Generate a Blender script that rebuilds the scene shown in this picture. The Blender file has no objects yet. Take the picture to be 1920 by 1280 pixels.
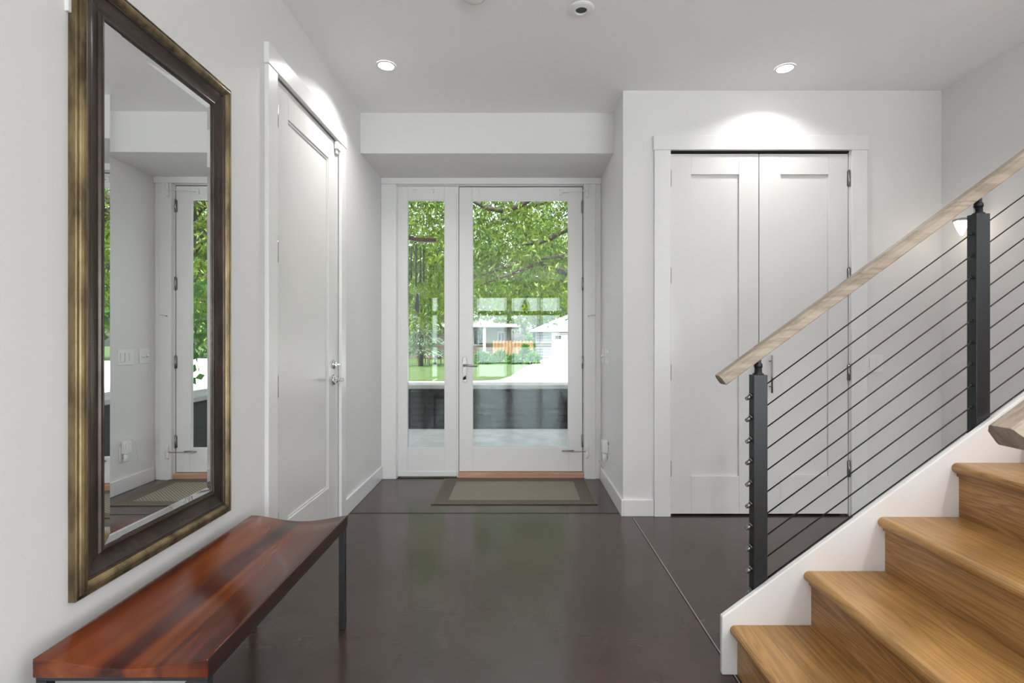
import bpy, math, random
import numpy as np
from mathutils import Vector, Matrix

C = bpy.context.scene.collection
S = bpy.context.scene
PI = math.pi
random.seed(7)

# ------------------------------------------------------------------ camera
EYE = 1.18
cam_d = bpy.data.cameras.new('camera')
cam = bpy.data.objects.new('camera', cam_d)
C.objects.link(cam)
cam.location = (0, 0, EYE)
cam.rotation_euler = (PI / 2, 0, 0)
cam_d.sensor_width = 36
cam_d.lens = 18
cam_d.shift_x = -12 / 1920
cam_d.shift_y = -4 / 1920
cam_d.clip_start = 0.02
cam_d.clip_end = 400
S.camera = cam

# ------------------------------------------------------------------ world, sun, exposure
w = bpy.data.worlds.new('sky')
S.world = w
w.use_nodes = True
wt = w.node_tree
sky = wt.nodes.new('ShaderNodeTexSky')
sky.sky_type = 'NISHITA'
sky.sun_disc = False
sky.sun_elevation = math.radians(54)
sky.sun_rotation = math.radians(200)
sky.air_density = 1.2
sky.dust_density = 4.0
sky.ozone_density = 1.0
hsv = wt.nodes.new('ShaderNodeHueSaturation')
hsv.inputs['Saturation'].default_value = 0.45
wt.links.new(sky.outputs[0], hsv.inputs['Color'])
wt.links.new(hsv.outputs[0], wt.nodes['Background'].inputs[0])
wt.nodes['Background'].inputs[1].default_value = 0.50

sun_d = bpy.data.lights.new('sun', 'SUN')
sun_d.energy = 6.4
sun_d.angle = 0.009
sun_d.color = (1.0, 0.96, 0.88)
sun = bpy.data.objects.new('sun', sun_d)
C.objects.link(sun)
# light travels forwards (over the house), to the right and down
sun.rotation_euler = Vector((0.42, 0.62, -1.0)).to_track_quat('-Z', 'Y').to_euler()

S.view_settings.view_transform = 'Standard'
S.view_settings.look = 'None'
S.view_settings.exposure = 0.45
S.view_settings.gamma = 1.0
S.view_settings.use_curve_mapping = False
S.cycles.use_denoising = True
S.cycles.max_bounces = 12
S.cycles.diffuse_bounces = 6
S.cycles.glossy_bounces = 6
S.cycles.transparent_max_bounces = 32
S.cycles.sample_clamp_indirect = 8
S.cycles.caustics_reflective = False
S.cycles.caustics_refractive = False

LAMP_W = 3.7         # power of the two downlights in view
LAMP_FILL = 6.4     # power of the unseen ones added behind the viewer to brighten the room

DAY_L = 5.6          # radiance of the daylight coming in at the rear windows


def daylight(x0, x1, z0, z1, loc, rot, k=1.0):
    ld = bpy.data.lights.new('daylight', 'AREA')
    ld.shape = 'RECTANGLE'
    ld.size, ld.size_y = x1 - x0, z1 - z0
    ld.energy = k * DAY_L * PI * ld.size * ld.size_y
    ld.color = (0.87, 0.935, 1.0)
    lo = bpy.data.objects.new('daylight', ld)
    C.objects.link(lo)
    lo.location = loc
    lo.rotation_euler = rot


for a_, b_ in [(-1.136, -0.338), (-0.123, 0.614), (0.706, 1.198), (1.75, 3.15), (3.3, 4.75)]:  # last two spans light the added windows
    daylight(a_, b_, 0.1, 2.42, ((a_ + b_) / 2, -6.11, 1.26), (PI / 2, 0, 0))
daylight(-5.2, -0.8, 0.2, 2.45, (5.115, -3.0, 1.33), (PI / 2, 0, PI / 2), 0.32)  # lamp for the added side windows, extra light from the right


# ------------------------------------------------------------------ materials
def mat(name, color=(0.8, 0.8, 0.8), rough=0.5, metal=0.0, spec=0.5, bump=0.0, bscale=60.0,
        var=None, vscale=3.0, stretch=(1, 1, 1), coat=0.0, detail=4.0, rvar=0.0, vlo=0.35, vhi=0.65):
    m = bpy.data.materials.new(name)
    m.use_nodes = True
    nt = m.node_tree
    b = nt.nodes['Principled BSDF']
    b.inputs['Base Color'].default_value = (*color, 1)
    b.inputs['Roughness'].default_value = rough
    b.inputs['Metallic'].default_value = metal
    b.inputs['Specular IOR Level'].default_value = spec
    b.inputs['Coat Weight'].default_value = coat
    b.inputs['Coat Roughness'].default_value = 0.12
    tc = nt.nodes.new('ShaderNodeTexCoord')
    mp = nt.nodes.new('ShaderNodeMapping')
    mp.inputs['Scale'].default_value = stretch
    nt.links.new(tc.outputs['Object'], mp.inputs[0])
    if var is not None:
        n = nt.nodes.new('ShaderNodeTexNoise')
        n.inputs['Scale'].default_value = vscale
        n.inputs['Detail'].default_value = detail
        n.inputs['Roughness'].default_value = 0.6
        nt.links.new(mp.outputs[0], n.inputs['Vector'])
        r = nt.nodes.new('ShaderNodeValToRGB')
        r.color_ramp.elements[0].position = vlo
        r.color_ramp.elements[1].position = vhi
        r.color_ramp.elements[0].color = (*color, 1)
        r.color_ramp.elements[1].color = (*var, 1)
        nt.links.new(n.outputs['Fac'], r.inputs[0])
        nt.links.new(r.outputs[0], b.inputs['Base Color'])
        if rvar:
            mr = nt.nodes.new('ShaderNodeMapRange')
            mr.inputs['To Min'].default_value = rough - rvar
            mr.inputs['To Max'].default_value = rough + rvar
            nt.links.new(n.outputs['Fac'], mr.inputs[0])
            nt.links.new(mr.outputs[0], b.inputs['Roughness'])
    if bump:
        n2 = nt.nodes.new('ShaderNodeTexNoise')
        n2.inputs['Scale'].default_value = bscale
        n2.inputs['Detail'].default_value = 3
        nt.links.new(mp.outputs[0], n2.inputs['Vector'])
        bp = nt.nodes.new('ShaderNodeBump')
        bp.inputs['Strength'].default_value = bump
        bp.inputs['Distance'].default_value = 0.01
        nt.links.new(n2.outputs['Fac'], bp.inputs['Height'])
        nt.links.new(bp.outputs[0], b.inputs['Normal'])
    return m


def emit(name, color, strength):
    m = bpy.data.materials.new(name)
    m.use_nodes = True
    nt = m.node_tree
    b = nt.nodes['Principled BSDF']
    b.inputs['Base Color'].default_value = (*color, 1)
    b.inputs['Emission Color'].default_value = (*color, 1)
    b.inputs['Emission Strength'].default_value = strength
    return m


def glass_mat(name, ior=1.62, tint=(0.97, 0.985, 0.975)):
    m = bpy.data.materials.new(name)
    m.use_nodes = True
    nt = m.node_tree
    nt.nodes.remove(nt.nodes['Principled BSDF'])
    out = nt.nodes['Material Output']
    tr = nt.nodes.new('ShaderNodeBsdfTransparent')
    tr.inputs[0].default_value = (*tint, 1)
    gl = nt.nodes.new('ShaderNodeBsdfGlossy')
    gl.inputs['Roughness'].default_value = 0.0
    gl.inputs['Color'].default_value = (0.86, 0.95, 1.0, 1)
    fr = nt.nodes.new('ShaderNodeFresnel')
    fr.inputs['IOR'].default_value = ior
    geo = nt.nodes.new('ShaderNodeNewGeometry')
    # same reflectance from both sides of a thin pane
    inv = nt.nodes.new('ShaderNodeMix')
    inv.data_type = 'FLOAT'
    nt.links.new(geo.outputs['Backfacing'], inv.inputs[0])
    inv.inputs[2].default_value = ior
    inv.inputs[3].default_value = 1.0 / ior
    nt.links.new(inv.outputs[0], fr.inputs['IOR'])
    mx = nt.nodes.new('ShaderNodeMixShader')
    nt.links.new(fr.outputs[0], mx.inputs[0])
    nt.links.new(tr.outputs[0], mx.inputs[1])
    nt.links.new(gl.outputs[0], mx.inputs[2])
    nt.links.new(mx.outputs[0], out.inputs[0])
    return m


def leaf_mat(name, c1, c2, trans=0.45, vscale=0.9):
    m = bpy.data.materials.new(name)
    m.use_nodes = True
    nt = m.node_tree
    nt.nodes.remove(nt.nodes['Principled BSDF'])
    out = nt.nodes['Material Output']
    tc = nt.nodes.new('ShaderNodeTexCoord')
    n = nt.nodes.new('ShaderNodeTexNoise')
    n.inputs['Scale'].default_value = vscale
    n.inputs['Detail'].default_value = 6
    n.inputs['Roughness'].default_value = 0.75
    nt.links.new(tc.outputs['Object'], n.inputs['Vector'])
    r = nt.nodes.new('ShaderNodeValToRGB')
    r.color_ramp.elements[0].position = 0.35
    r.color_ramp.elements[1].position = 0.65
    r.color_ramp.elements[0].color = (*c1, 1)
    r.color_ramp.elements[1].color = (*c2, 1)
    nt.links.new(n.outputs['Fac'], r.inputs[0])
    d = nt.nodes.new('ShaderNodeBsdfPrincipled')
    d.inputs['Roughness'].default_value = 0.42
    d.inputs['Specular IOR Level'].default_value = 0.45
    t = nt.nodes.new('ShaderNodeBsdfTranslucent')
    nt.links.new(r.outputs[0], d.inputs['Base Color'])
    nt.links.new(r.outputs[0], t.inputs['Color'])
    mx = nt.nodes.new('ShaderNodeMixShader')
    mx.inputs[0].default_value = trans
    nt.links.new(d.outputs[0], mx.inputs[1])
    nt.links.new(t.outputs[0], mx.inputs[2])
    nt.links.new(mx.outputs[0], out.inputs[0])
    return m


def wood_mat(name, cols, axis='y', scale=1.0, rough=0.4, coat=0.0, fine=0.35, spec=0.5, seed=0.0, planks=0.0, ring=1.0, pamp=0.22, bands=None):
    """wood with grain running along one axis of the object"""
    m = bpy.data.materials.new(name)
    m.use_nodes = True
    nt = m.node_tree
    L = nt.links
    b = nt.nodes['Principled BSDF']
    b.inputs['Roughness'].default_value = rough
    b.inputs['Coat Weight'].default_value = coat
    b.inputs['Coat Roughness'].default_value = 0.15
    b.inputs['Specular IOR Level'].default_value = spec
    tc = nt.nodes.new('ShaderNodeTexCoord')
    mp = nt.nodes.new('ShaderNodeMapping')
    st = {'x': (0.06, 1, 1), 'y': (1, 0.06, 1), 'z': (1, 1, 0.06)}[axis]
    mp.inputs['Scale'].default_value = [s * scale for s in st]
    mp.inputs['Location'].default_value = (seed, seed * 1.7, seed * 0.6)
    L.new(tc.outputs['Object'], mp.inputs[0])
    n = nt.nodes.new('ShaderNodeTexNoise')
    n.inputs['Scale'].default_value = 7 * ring
    n.inputs['Detail'].default_value = 3
    n.inputs['Distortion'].default_value = 0.6
    L.new(mp.outputs[0], n.inputs['Vector'])
    mul = nt.nodes.new('ShaderNodeMath')
    mul.operation = 'MULTIPLY'
    mul.inputs[1].default_value = 11 * (1.0 if ring == 1.0 else 2.2)
    L.new(n.outputs['Fac'], mul.inputs[0])
    fr = nt.nodes.new('ShaderNodeMath')
    fr.operation = 'PINGPONG'
    fr.inputs[1].default_value = 1.0
    L.new(mul.outputs[0], fr.inputs[0])
    n2 = nt.nodes.new('ShaderNodeTexNoise')
    n2.inputs['Scale'].default_value = 160 * ring
    n2.inputs['Detail'].default_value = 3
    L.new(mp.outputs[0], n2.inputs['Vector'])
    mx = nt.nodes.new('ShaderNodeMix')
    mx.data_type = 'FLOAT'
    mx.inputs[0].default_value = fine
    L.new(fr.outputs[0], mx.inputs[2])
    L.new(n2.outputs['Fac'], mx.inputs[3])
    n3 = nt.nodes.new('ShaderNodeTexNoise')
    n3.inputs['Scale'].default_value = 4.5
    n3.inputs['Detail'].default_value = 1
    L.new(mp.outputs[0], n3.inputs['Vector'])
    mx2 = nt.nodes.new('ShaderNodeMix')
    mx2.data_type = 'FLOAT'
    mx2.inputs[0].default_value = 0.45
    L.new(mx.outputs[0], mx2.inputs[2])
    L.new(n3.outputs['Fac'], mx2.inputs[3])
    tone = mx2.outputs[0]
    if bands:
        # staves of different colour laid side by side
        sx_ = nt.nodes.new('ShaderNodeSeparateXYZ')
        L.new(tc.outputs['Object'], sx_.inputs[0])
        mr_ = nt.nodes.new('ShaderNodeMapRange')
        mr_.inputs['From Min'].default_value = -0.2
        mr_.inputs['From Max'].default_value = 0.2
        L.new(sx_.outputs['X'], mr_.inputs[0])
        rb = nt.nodes.new('ShaderNodeValToRGB')
        eb = rb.color_ramp.elements
        while len(eb) < len(bands): eb.new(0.5)
        for e_, (p_, v_) in zip(eb, bands):
            e_.position = p_
            e_.color = (v_, v_, v_, 1)
        L.new(mr_.outputs[0], rb.inputs[0])
        mb_ = nt.nodes.new('ShaderNodeMix')
        mb_.data_type = 'FLOAT'
        mb_.inputs[0].default_value = 0.5
        L.new(mx2.outputs[0], mb_.inputs[2])
        L.new(rb.outputs[0], mb_.inputs[3])
        tone = mb_.outputs[0]
    if planks:
        # boards glued side by side, each with a tone of its own
        sx_ = nt.nodes.new('ShaderNodeSeparateXYZ')
        L.new(tc.outputs['Object'], sx_.inputs[0])
        sn = nt.nodes.new('ShaderNodeMath'); sn.operation = 'SNAP'; sn.inputs[1].default_value = planks
        L.new(sx_.outputs['X'], sn.inputs[0])
        wn = nt.nodes.new('ShaderNodeTexWhiteNoise'); wn.noise_dimensions = '1D'
        L.new(sn.outputs[0], wn.inputs['W'])
        ma = nt.nodes.new('ShaderNodeMath'); ma.operation = 'MULTIPLY_ADD'
        ma.inputs[1].default_value = pamp
        L.new(wn.outputs['Value'], ma.inputs[0])
        sb = nt.nodes.new('ShaderNodeMath'); sb.operation = 'SUBTRACT'; sb.inputs[1].default_value = pamp / 2
        L.new(mx2.outputs[0], sb.inputs[0])
        L.new(sb.outputs[0], ma.inputs[2])
        tone = ma.outputs[0]
    r = nt.nodes.new('ShaderNodeValToRGB')
    els = r.color_ramp.elements
    k = len(cols)
    els[0].position = 0.22
    els[0].color = (*cols[0], 1)
    els[1].position = 0.78
    els[1].color = (*cols[-1], 1)
    for i in range(1, k - 1):
        e = els.new(0.22 + 0.56 * i / (k - 1))
        e.color = (*cols[i], 1)
    L.new(tone, r.inputs[0])
    L.new(r.outputs[0], b.inputs['Base Color'])
    bp = nt.nodes.new('ShaderNodeBump')
    bp.inputs['Strength'].default_value = 0.06
    bp.inputs['Distance'].default_value = 0.004
    L.new(n2.outputs['Fac'], bp.inputs['Height'])
    L.new(bp.outputs[0], b.inputs['Normal'])
    return m


def brick_mat(name, c1, c2, mortar, bw, bh, plane='xz', rough=0.8, msize=0.012, bump=0.6):
    m = bpy.data.materials.new(name)
    m.use_nodes = True
    nt = m.node_tree
    L = nt.links
    b = nt.nodes['Principled BSDF']
    b.inputs['Roughness'].default_value = rough
    tc = nt.nodes.new('ShaderNodeTexCoord')
    sp = nt.nodes.new('ShaderNodeSeparateXYZ')
    L.new(tc.outputs['Object'], sp.inputs[0])
    ad = nt.nodes.new('ShaderNodeMath')
    L.new(sp.outputs['X'], ad.inputs[0])
    L.new(sp.outputs['Y'], ad.inputs[1])
    cb = nt.nodes.new('ShaderNodeCombineXYZ')
    L.new(ad.outputs[0], cb.inputs['X'])
    L.new(sp.outputs['Z'], cb.inputs['Y'])
    br = nt.nodes.new('ShaderNodeTexBrick')
    br.inputs['Scale'].default_value = 1
    br.inputs['Brick Width'].default_value = bw
    br.inputs['Row Height'].default_value = bh
    br.inputs['Mortar Size'].default_value = msize
    br.inputs['Color1'].default_value = (*c1, 1)
    br.inputs['Color2'].default_value = (*c2, 1)
    br.inputs['Mortar'].default_value = (*mortar, 1)
    br.offset = 0.37
    br.squash = 0.7
    br.squash_frequency = 3
    n = nt.nodes.new('ShaderNodeTexNoise')
    n.inputs['Scale'].default_value = 2.5
    mxv = nt.nodes.new('ShaderNodeMix')
    mxv.data_type = 'VECTOR'
    mxv.inputs[0].default_value = 0.015
    L.new(cb.outputs[0], n.inputs['Vector'])
    L.new(cb.outputs[0], mxv.inputs[4])
    L.new(n.outputs['Color'], mxv.inputs[5])
    L.new(mxv.outputs[1], br.inputs['Vector'])
    L.new(br.outputs['Color'], b.inputs['Base Color'])
    bp = nt.nodes.new('ShaderNodeBump')
    bp.invert = True
    bp.inputs['Strength'].default_value = bump
    bp.inputs['Distance'].default_value = 0.02
    L.new(br.outputs['Fac'], bp.inputs['Height'])
    L.new(bp.outputs[0], b.inputs['Normal'])
    return m


def floor_mat():
    m = bpy.data.materials.new('stained_concrete')
    m.use_nodes = True
    nt = m.node_tree
    L = nt.links
    b = nt.nodes['Principled BSDF']
    tc = nt.nodes.new('ShaderNodeTexCoord')

    def noise(scale, detail, rough=0.6, st=None):
        n = nt.nodes.new('ShaderNodeTexNoise')
        n.inputs['Scale'].default_value = scale
        n.inputs['Detail'].default_value = detail
        n.inputs['Roughness'].default_value = rough
        if st:
            mp = nt.nodes.new('ShaderNodeMapping')
            mp.inputs['Scale'].default_value = st
            mp.inputs['Rotation'].default_value = (0, 0, 0.9)
            L.new(tc.outputs['Object'], mp.inputs[0])
            L.new(mp.outputs[0], n.inputs['Vector'])
        else:
            L.new(tc.outputs['Object'], n.inputs['Vector'])
        return n
    n1 = noise(1.7, 3)
    r = nt.nodes.new('ShaderNodeValToRGB')
    r.color_ramp.elements[0].position = 0.32
    r.color_ramp.elements[1].position = 0.70
    r.color_ramp.elements[0].color = (0.044, 0.026, 0.020, 1)
    r.color_ramp.elements[1].color = (0.072, 0.045, 0.036, 1)
    L.new(n1.outputs['Fac'], r.inputs[0])
    # pale worn scuffs
    n2 = noise(4, 5, 0.6, (0.8, 18, 1))
    r2 = nt.nodes.new('ShaderNodeValToRGB')
    r2.color_ramp.elements[0].position = 0.50
    r2.color_ramp.elements[1].position = 0.95
    r2.color_ramp.elements[0].color = (0, 0, 0, 1)
    r2.color_ramp.elements[1].color = (0.09, 0.09, 0.09, 1)
    L.new(n2.outputs['Fac'], r2.inputs[0])
    mx = nt.nodes.new('ShaderNodeMix')
    mx.data_type = 'RGBA'
    L.new(r2.outputs[0], mx.inputs[0])
    L.new(r.outputs[0], mx.inputs[6])
    mx.inputs[7].default_value = (0.12, 0.095, 0.085, 1)
    L.new(mx.outputs[2], b.inputs['Base Color'])
    n3 = noise(2.6, 3, 0.5)
    mr = nt.nodes.new('ShaderNodeMapRange')
    mr.inputs['From Min'].default_value = 0.3
    mr.inputs['From Max'].default_value = 0.7
    mr.inputs['To Min'].default_value = 0.17
    mr.inputs['To Max'].default_value = 0.26
    L.new(n3.outputs['Fac'], mr.inputs[0])
    L.new(mr.outputs[0], b.inputs['Roughness'])
    b.inputs['Specular IOR Level'].default_value = 0.65
    return m


def mat_weave():
    m = bpy.data.materials.new('woven_mat_centre')
    m.use_nodes = True
    nt = m.node_tree
    L = nt.links
    b = nt.nodes['Principled BSDF']
    b.inputs['Roughness'].default_value = 0.95
    tc = nt.nodes.new('ShaderNodeTexCoord')
    ck = nt.nodes.new('ShaderNodeTexChecker')
    ck.inputs['Scale'].default_value = 75
    ck.inputs['Color1'].default_value = (0.33, 0.29, 0.22, 1)
    ck.inputs['Color2'].default_value = (0.14, 0.118, 0.09, 1)
    L.new(tc.outputs['Object'], ck.inputs['Vector'])
    L.new(ck.outputs[0], b.inputs['Base Color'])
    return m


M = {}
M['wall'] = mat('wall_paint', (0.765, 0.752, 0.748), 0.62, spec=0.3, bump=0.015, bscale=180)
M['ceiling'] = mat('ceiling_paint', (0.91, 0.905, 0.915), 0.8, spec=0.2, bump=0.01, bscale=150)
M['trim'] = mat('trim_paint', (0.80, 0.79, 0.792), 0.28, spec=0.5, bump=0.008, bscale=40)
M['door'] = mat('door_paint', (0.74, 0.725, 0.72), 0.26, spec=0.5, bump=0.012, bscale=30)
M['floor'] = floor_mat()
M['joint'] = mat('joint_filler', (0.012, 0.010, 0.010), 0.8, bump=0.1)
M['joint_pale'] = mat('pale_joint_edge', (0.30, 0.33, 0.28), 0.6, bump=0.1)
M['glass'] = glass_mat('window_glass', 1.285)
M['mirror'] = mat('mirror_silver', (0.93, 0.94, 0.93), 0.0, metal=1.0)
M['gold'] = mat('antique_gold', (0.070, 0.045, 0.024), 0.36, metal=0.65, var=(0.36, 0.265, 0.135), vscale=14,
                stretch=(1, 1, 0.35), detail=8, bump=0.08, bscale=60, vlo=0.36, vhi=0.68)
M['bronze'] = mat('dark_bronze', (0.050, 0.036, 0.030), 0.26, metal=0.6, var=(0.090, 0.066, 0.056), vscale=9, bump=0.02)
M['bench'] = wood_mat('red_brown_wood', [(0.020, 0.005, 0.002), (0.085, 0.015, 0.005), (0.175, 0.036, 0.008), (0.24, 0.060, 0.013)],
                      'y', 0.7, 0.20, fine=0.32, seed=2.2, spec=0.5, bands=[(0.0, 0.25), (0.08, 0.50), (0.14, 0.85), (0.28, 0.75), (0.34, 0.55), (0.40, 0.12), (0.50, 0.15), (0.54, 0.75), (0.66, 0.70), (0.70, 0.42), (0.84, 0.50), (0.90, 0.25)])
M['bench_edge'] = mat('dark_bench_edge', (0.018, 0.009, 0.007), 0.32, var=(0.034, 0.014, 0.010), vscale=6, stretch=(1, 0.1, 1))
M['steel'] = mat('dark_steel', (0.045, 0.048, 0.050), 0.42, metal=0.6, bump=0.02, bscale=80)
M['black'] = mat('black_metal', (0.034, 0.036, 0.040), 0.38, metal=0.4, bump=0.02, bscale=90)
M['bolt'] = mat('gunmetal_fitting', (0.24, 0.235, 0.23), 0.35, metal=0.9)
M['cable'] = mat('dark_cable', (0.045, 0.038, 0.032), 0.45, metal=0.6)
M['chrome'] = mat('polished_chrome', (0.75, 0.75, 0.75), 0.12, metal=1.0)
M['nickel'] = mat('brushed_nickel', (0.33, 0.32, 0.31), 0.32, metal=1.0, bump=0.02)
M['oak'] = wood_mat('golden_oak', [(0.27, 0.135, 0.038), (0.39, 0.205, 0.062), (0.48, 0.262, 0.085), (0.55, 0.315, 0.115)],
                    'y', 1.0, 0.36, coat=0.12, fine=0.5, seed=1.3, planks=0.088, ring=1.8)
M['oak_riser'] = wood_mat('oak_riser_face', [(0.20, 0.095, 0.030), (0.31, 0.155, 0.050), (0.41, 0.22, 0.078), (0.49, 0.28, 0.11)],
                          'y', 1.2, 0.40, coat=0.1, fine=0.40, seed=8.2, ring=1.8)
M['rail'] = wood_mat('limed_oak', [(0.20, 0.150, 0.108), (0.32, 0.255, 0.195), (0.42, 0.345, 0.275), (0.49, 0.41, 0.34)],
                     'x', 1.6, 0.5, fine=0.55, seed=5.0)
M['sill'] = wood_mat('threshold_wood', [(0.46, 0.25, 0.16), (0.56, 0.33, 0.22), (0.62, 0.39, 0.28)], 'x', 1.0, 0.45)
M['weave'] = mat_weave()
M['weave_border'] = mat('mat_border', (0.095, 0.078, 0.056), 0.95, var=(0.16, 0.135, 0.10), vscale=120, bump=0.3, bscale=300)
M['mat_edge'] = mat('mat_binding', (0.16, 0.14, 0.10), 0.95, bump=0.2, bscale=300)
M['rug'] = mat('pale_bounce_rug', (0.72, 0.70, 0.68), 0.95, var=(0.80, 0.78, 0.76), vscale=30, bump=0.3, bscale=200)
M['plastic'] = mat('white_plastic', (0.82, 0.82, 0.80), 0.35)
M['grey_plastic'] = mat('grey_slot', (0.15, 0.15, 0.15), 0.5)
M['vent_grey'] = mat('pale_grey_vent', (0.55, 0.55, 0.55), 0.5)
M['lens'] = emit('lamp_lens', (1.0, 0.97, 0.92), 14.0)
M['bulb'] = emit('sconce_bulb', (1.0, 0.90, 0.74), 3.0)
M['frost'] = mat('frosted_shade', (0.9, 0.88, 0.84), 0.3)
M['concrete'] = mat('porch_concrete', (0.33, 0.325, 0.31), 0.75, var=(0.42, 0.41, 0.39), vscale=4, bump=0.1)
M['capstone'] = mat('cap_stone', (0.30, 0.295, 0.275), 0.8, var=(0.38, 0.37, 0.35), vscale=6, bump=0.3, bscale=20)
M['stone'] = brick_mat('stacked_stone', (0.022, 0.021, 0.020), (0.030, 0.029, 0.028), (0.014, 0.014, 0.014), 0.34, 0.085)  # grey stone darkened, the porch shade is put into its colour
M['drive'] = mat('driveway_concrete', (0.60, 0.575, 0.56), 0.85, var=(0.68, 0.65, 0.635), vscale=0.8, bump=0.1)
M['grass'] = mat('lawn_grass', (0.018, 0.046, 0.006), 0.9, var=(0.068, 0.118, 0.017), vscale=2.2, detail=8, bump=0.6, bscale=40)
M['bark'] = mat('tree_bark', (0.030, 0.024, 0.018), 0.9, var=(0.085, 0.070, 0.055), vscale=9, stretch=(0.4, 1, 1), bump=0.7, bscale=22)
M['leaf'] = leaf_mat('canopy_leaf', (0.022, 0.062, 0.003), (0.165, 0.255, 0.012), 0.32)
M['leaf2'] = leaf_mat('shrub_leaf', (0.05, 0.14, 0.02), (0.12, 0.26, 0.045))
M['leaf_far'] = leaf_mat('far_leaf', (0.05, 0.115, 0.015), (0.15, 0.26, 0.04), 0.3, 0.3)
M['needle'] = leaf_mat('spruce_needle', (0.09, 0.15, 0.09), (0.22, 0.30, 0.20), 0.15, 1.0)
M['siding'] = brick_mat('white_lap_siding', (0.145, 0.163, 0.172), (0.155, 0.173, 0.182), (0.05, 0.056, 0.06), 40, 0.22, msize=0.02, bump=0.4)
M['beige'] = brick_mat('beige_lap_siding', (0.21, 0.19, 0.155), (0.23, 0.21, 0.17), (0.11, 0.10, 0.08), 40, 0.2, msize=0.015, bump=0.3)
M['brick'] = brick_mat('tan_brick', (0.16, 0.11, 0.08), (0.20, 0.14, 0.105), (0.20, 0.19, 0.17), 0.4, 0.16)
M['white_paint'] = mat('white_exterior_paint', (0.38, 0.38, 0.38), 0.6, bump=0.02)
M['roof'] = mat('pale_shingle', (0.27, 0.267, 0.267), 0.8, var=(0.34, 0.336, 0.336), vscale=3, bump=0.2)
M['roof_dark'] = mat('grey_brown_shingle', (0.10, 0.09, 0.085), 0.85, var=(0.15, 0.14, 0.13), vscale=3, bump=0.2)
M['dark_glass'] = mat('dark_pane', (0.02, 0.025, 0.03), 0.08, spec=0.7)
M['cedar'] = wood_mat('cedar_boards', [(0.13, 0.072, 0.030), (0.215, 0.128, 0.060), (0.28, 0.178, 0.09)], 'z', 1.0, 0.7)
M['chime_wood'] = wood_mat('chime_wood', [(0.03, 0.012, 0.006), (0.08, 0.032, 0.014), (0.14, 0.055, 0.025)], 'x', 1.5, 0.45)
M['tube'] = mat('grey_tube', (0.10, 0.105, 0.11), 0.35, metal=0.8)
M['chair_dark'] = mat('dark_garden_chair', (0.05, 0.04, 0.035), 0.6)
M['brass'] = mat('brass_shade', (0.55, 0.36, 0.10), 0.25, metal=1.0)
M['dark_hole'] = mat('dark_recess', (0.05, 0.05, 0.05), 0.6)


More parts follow.
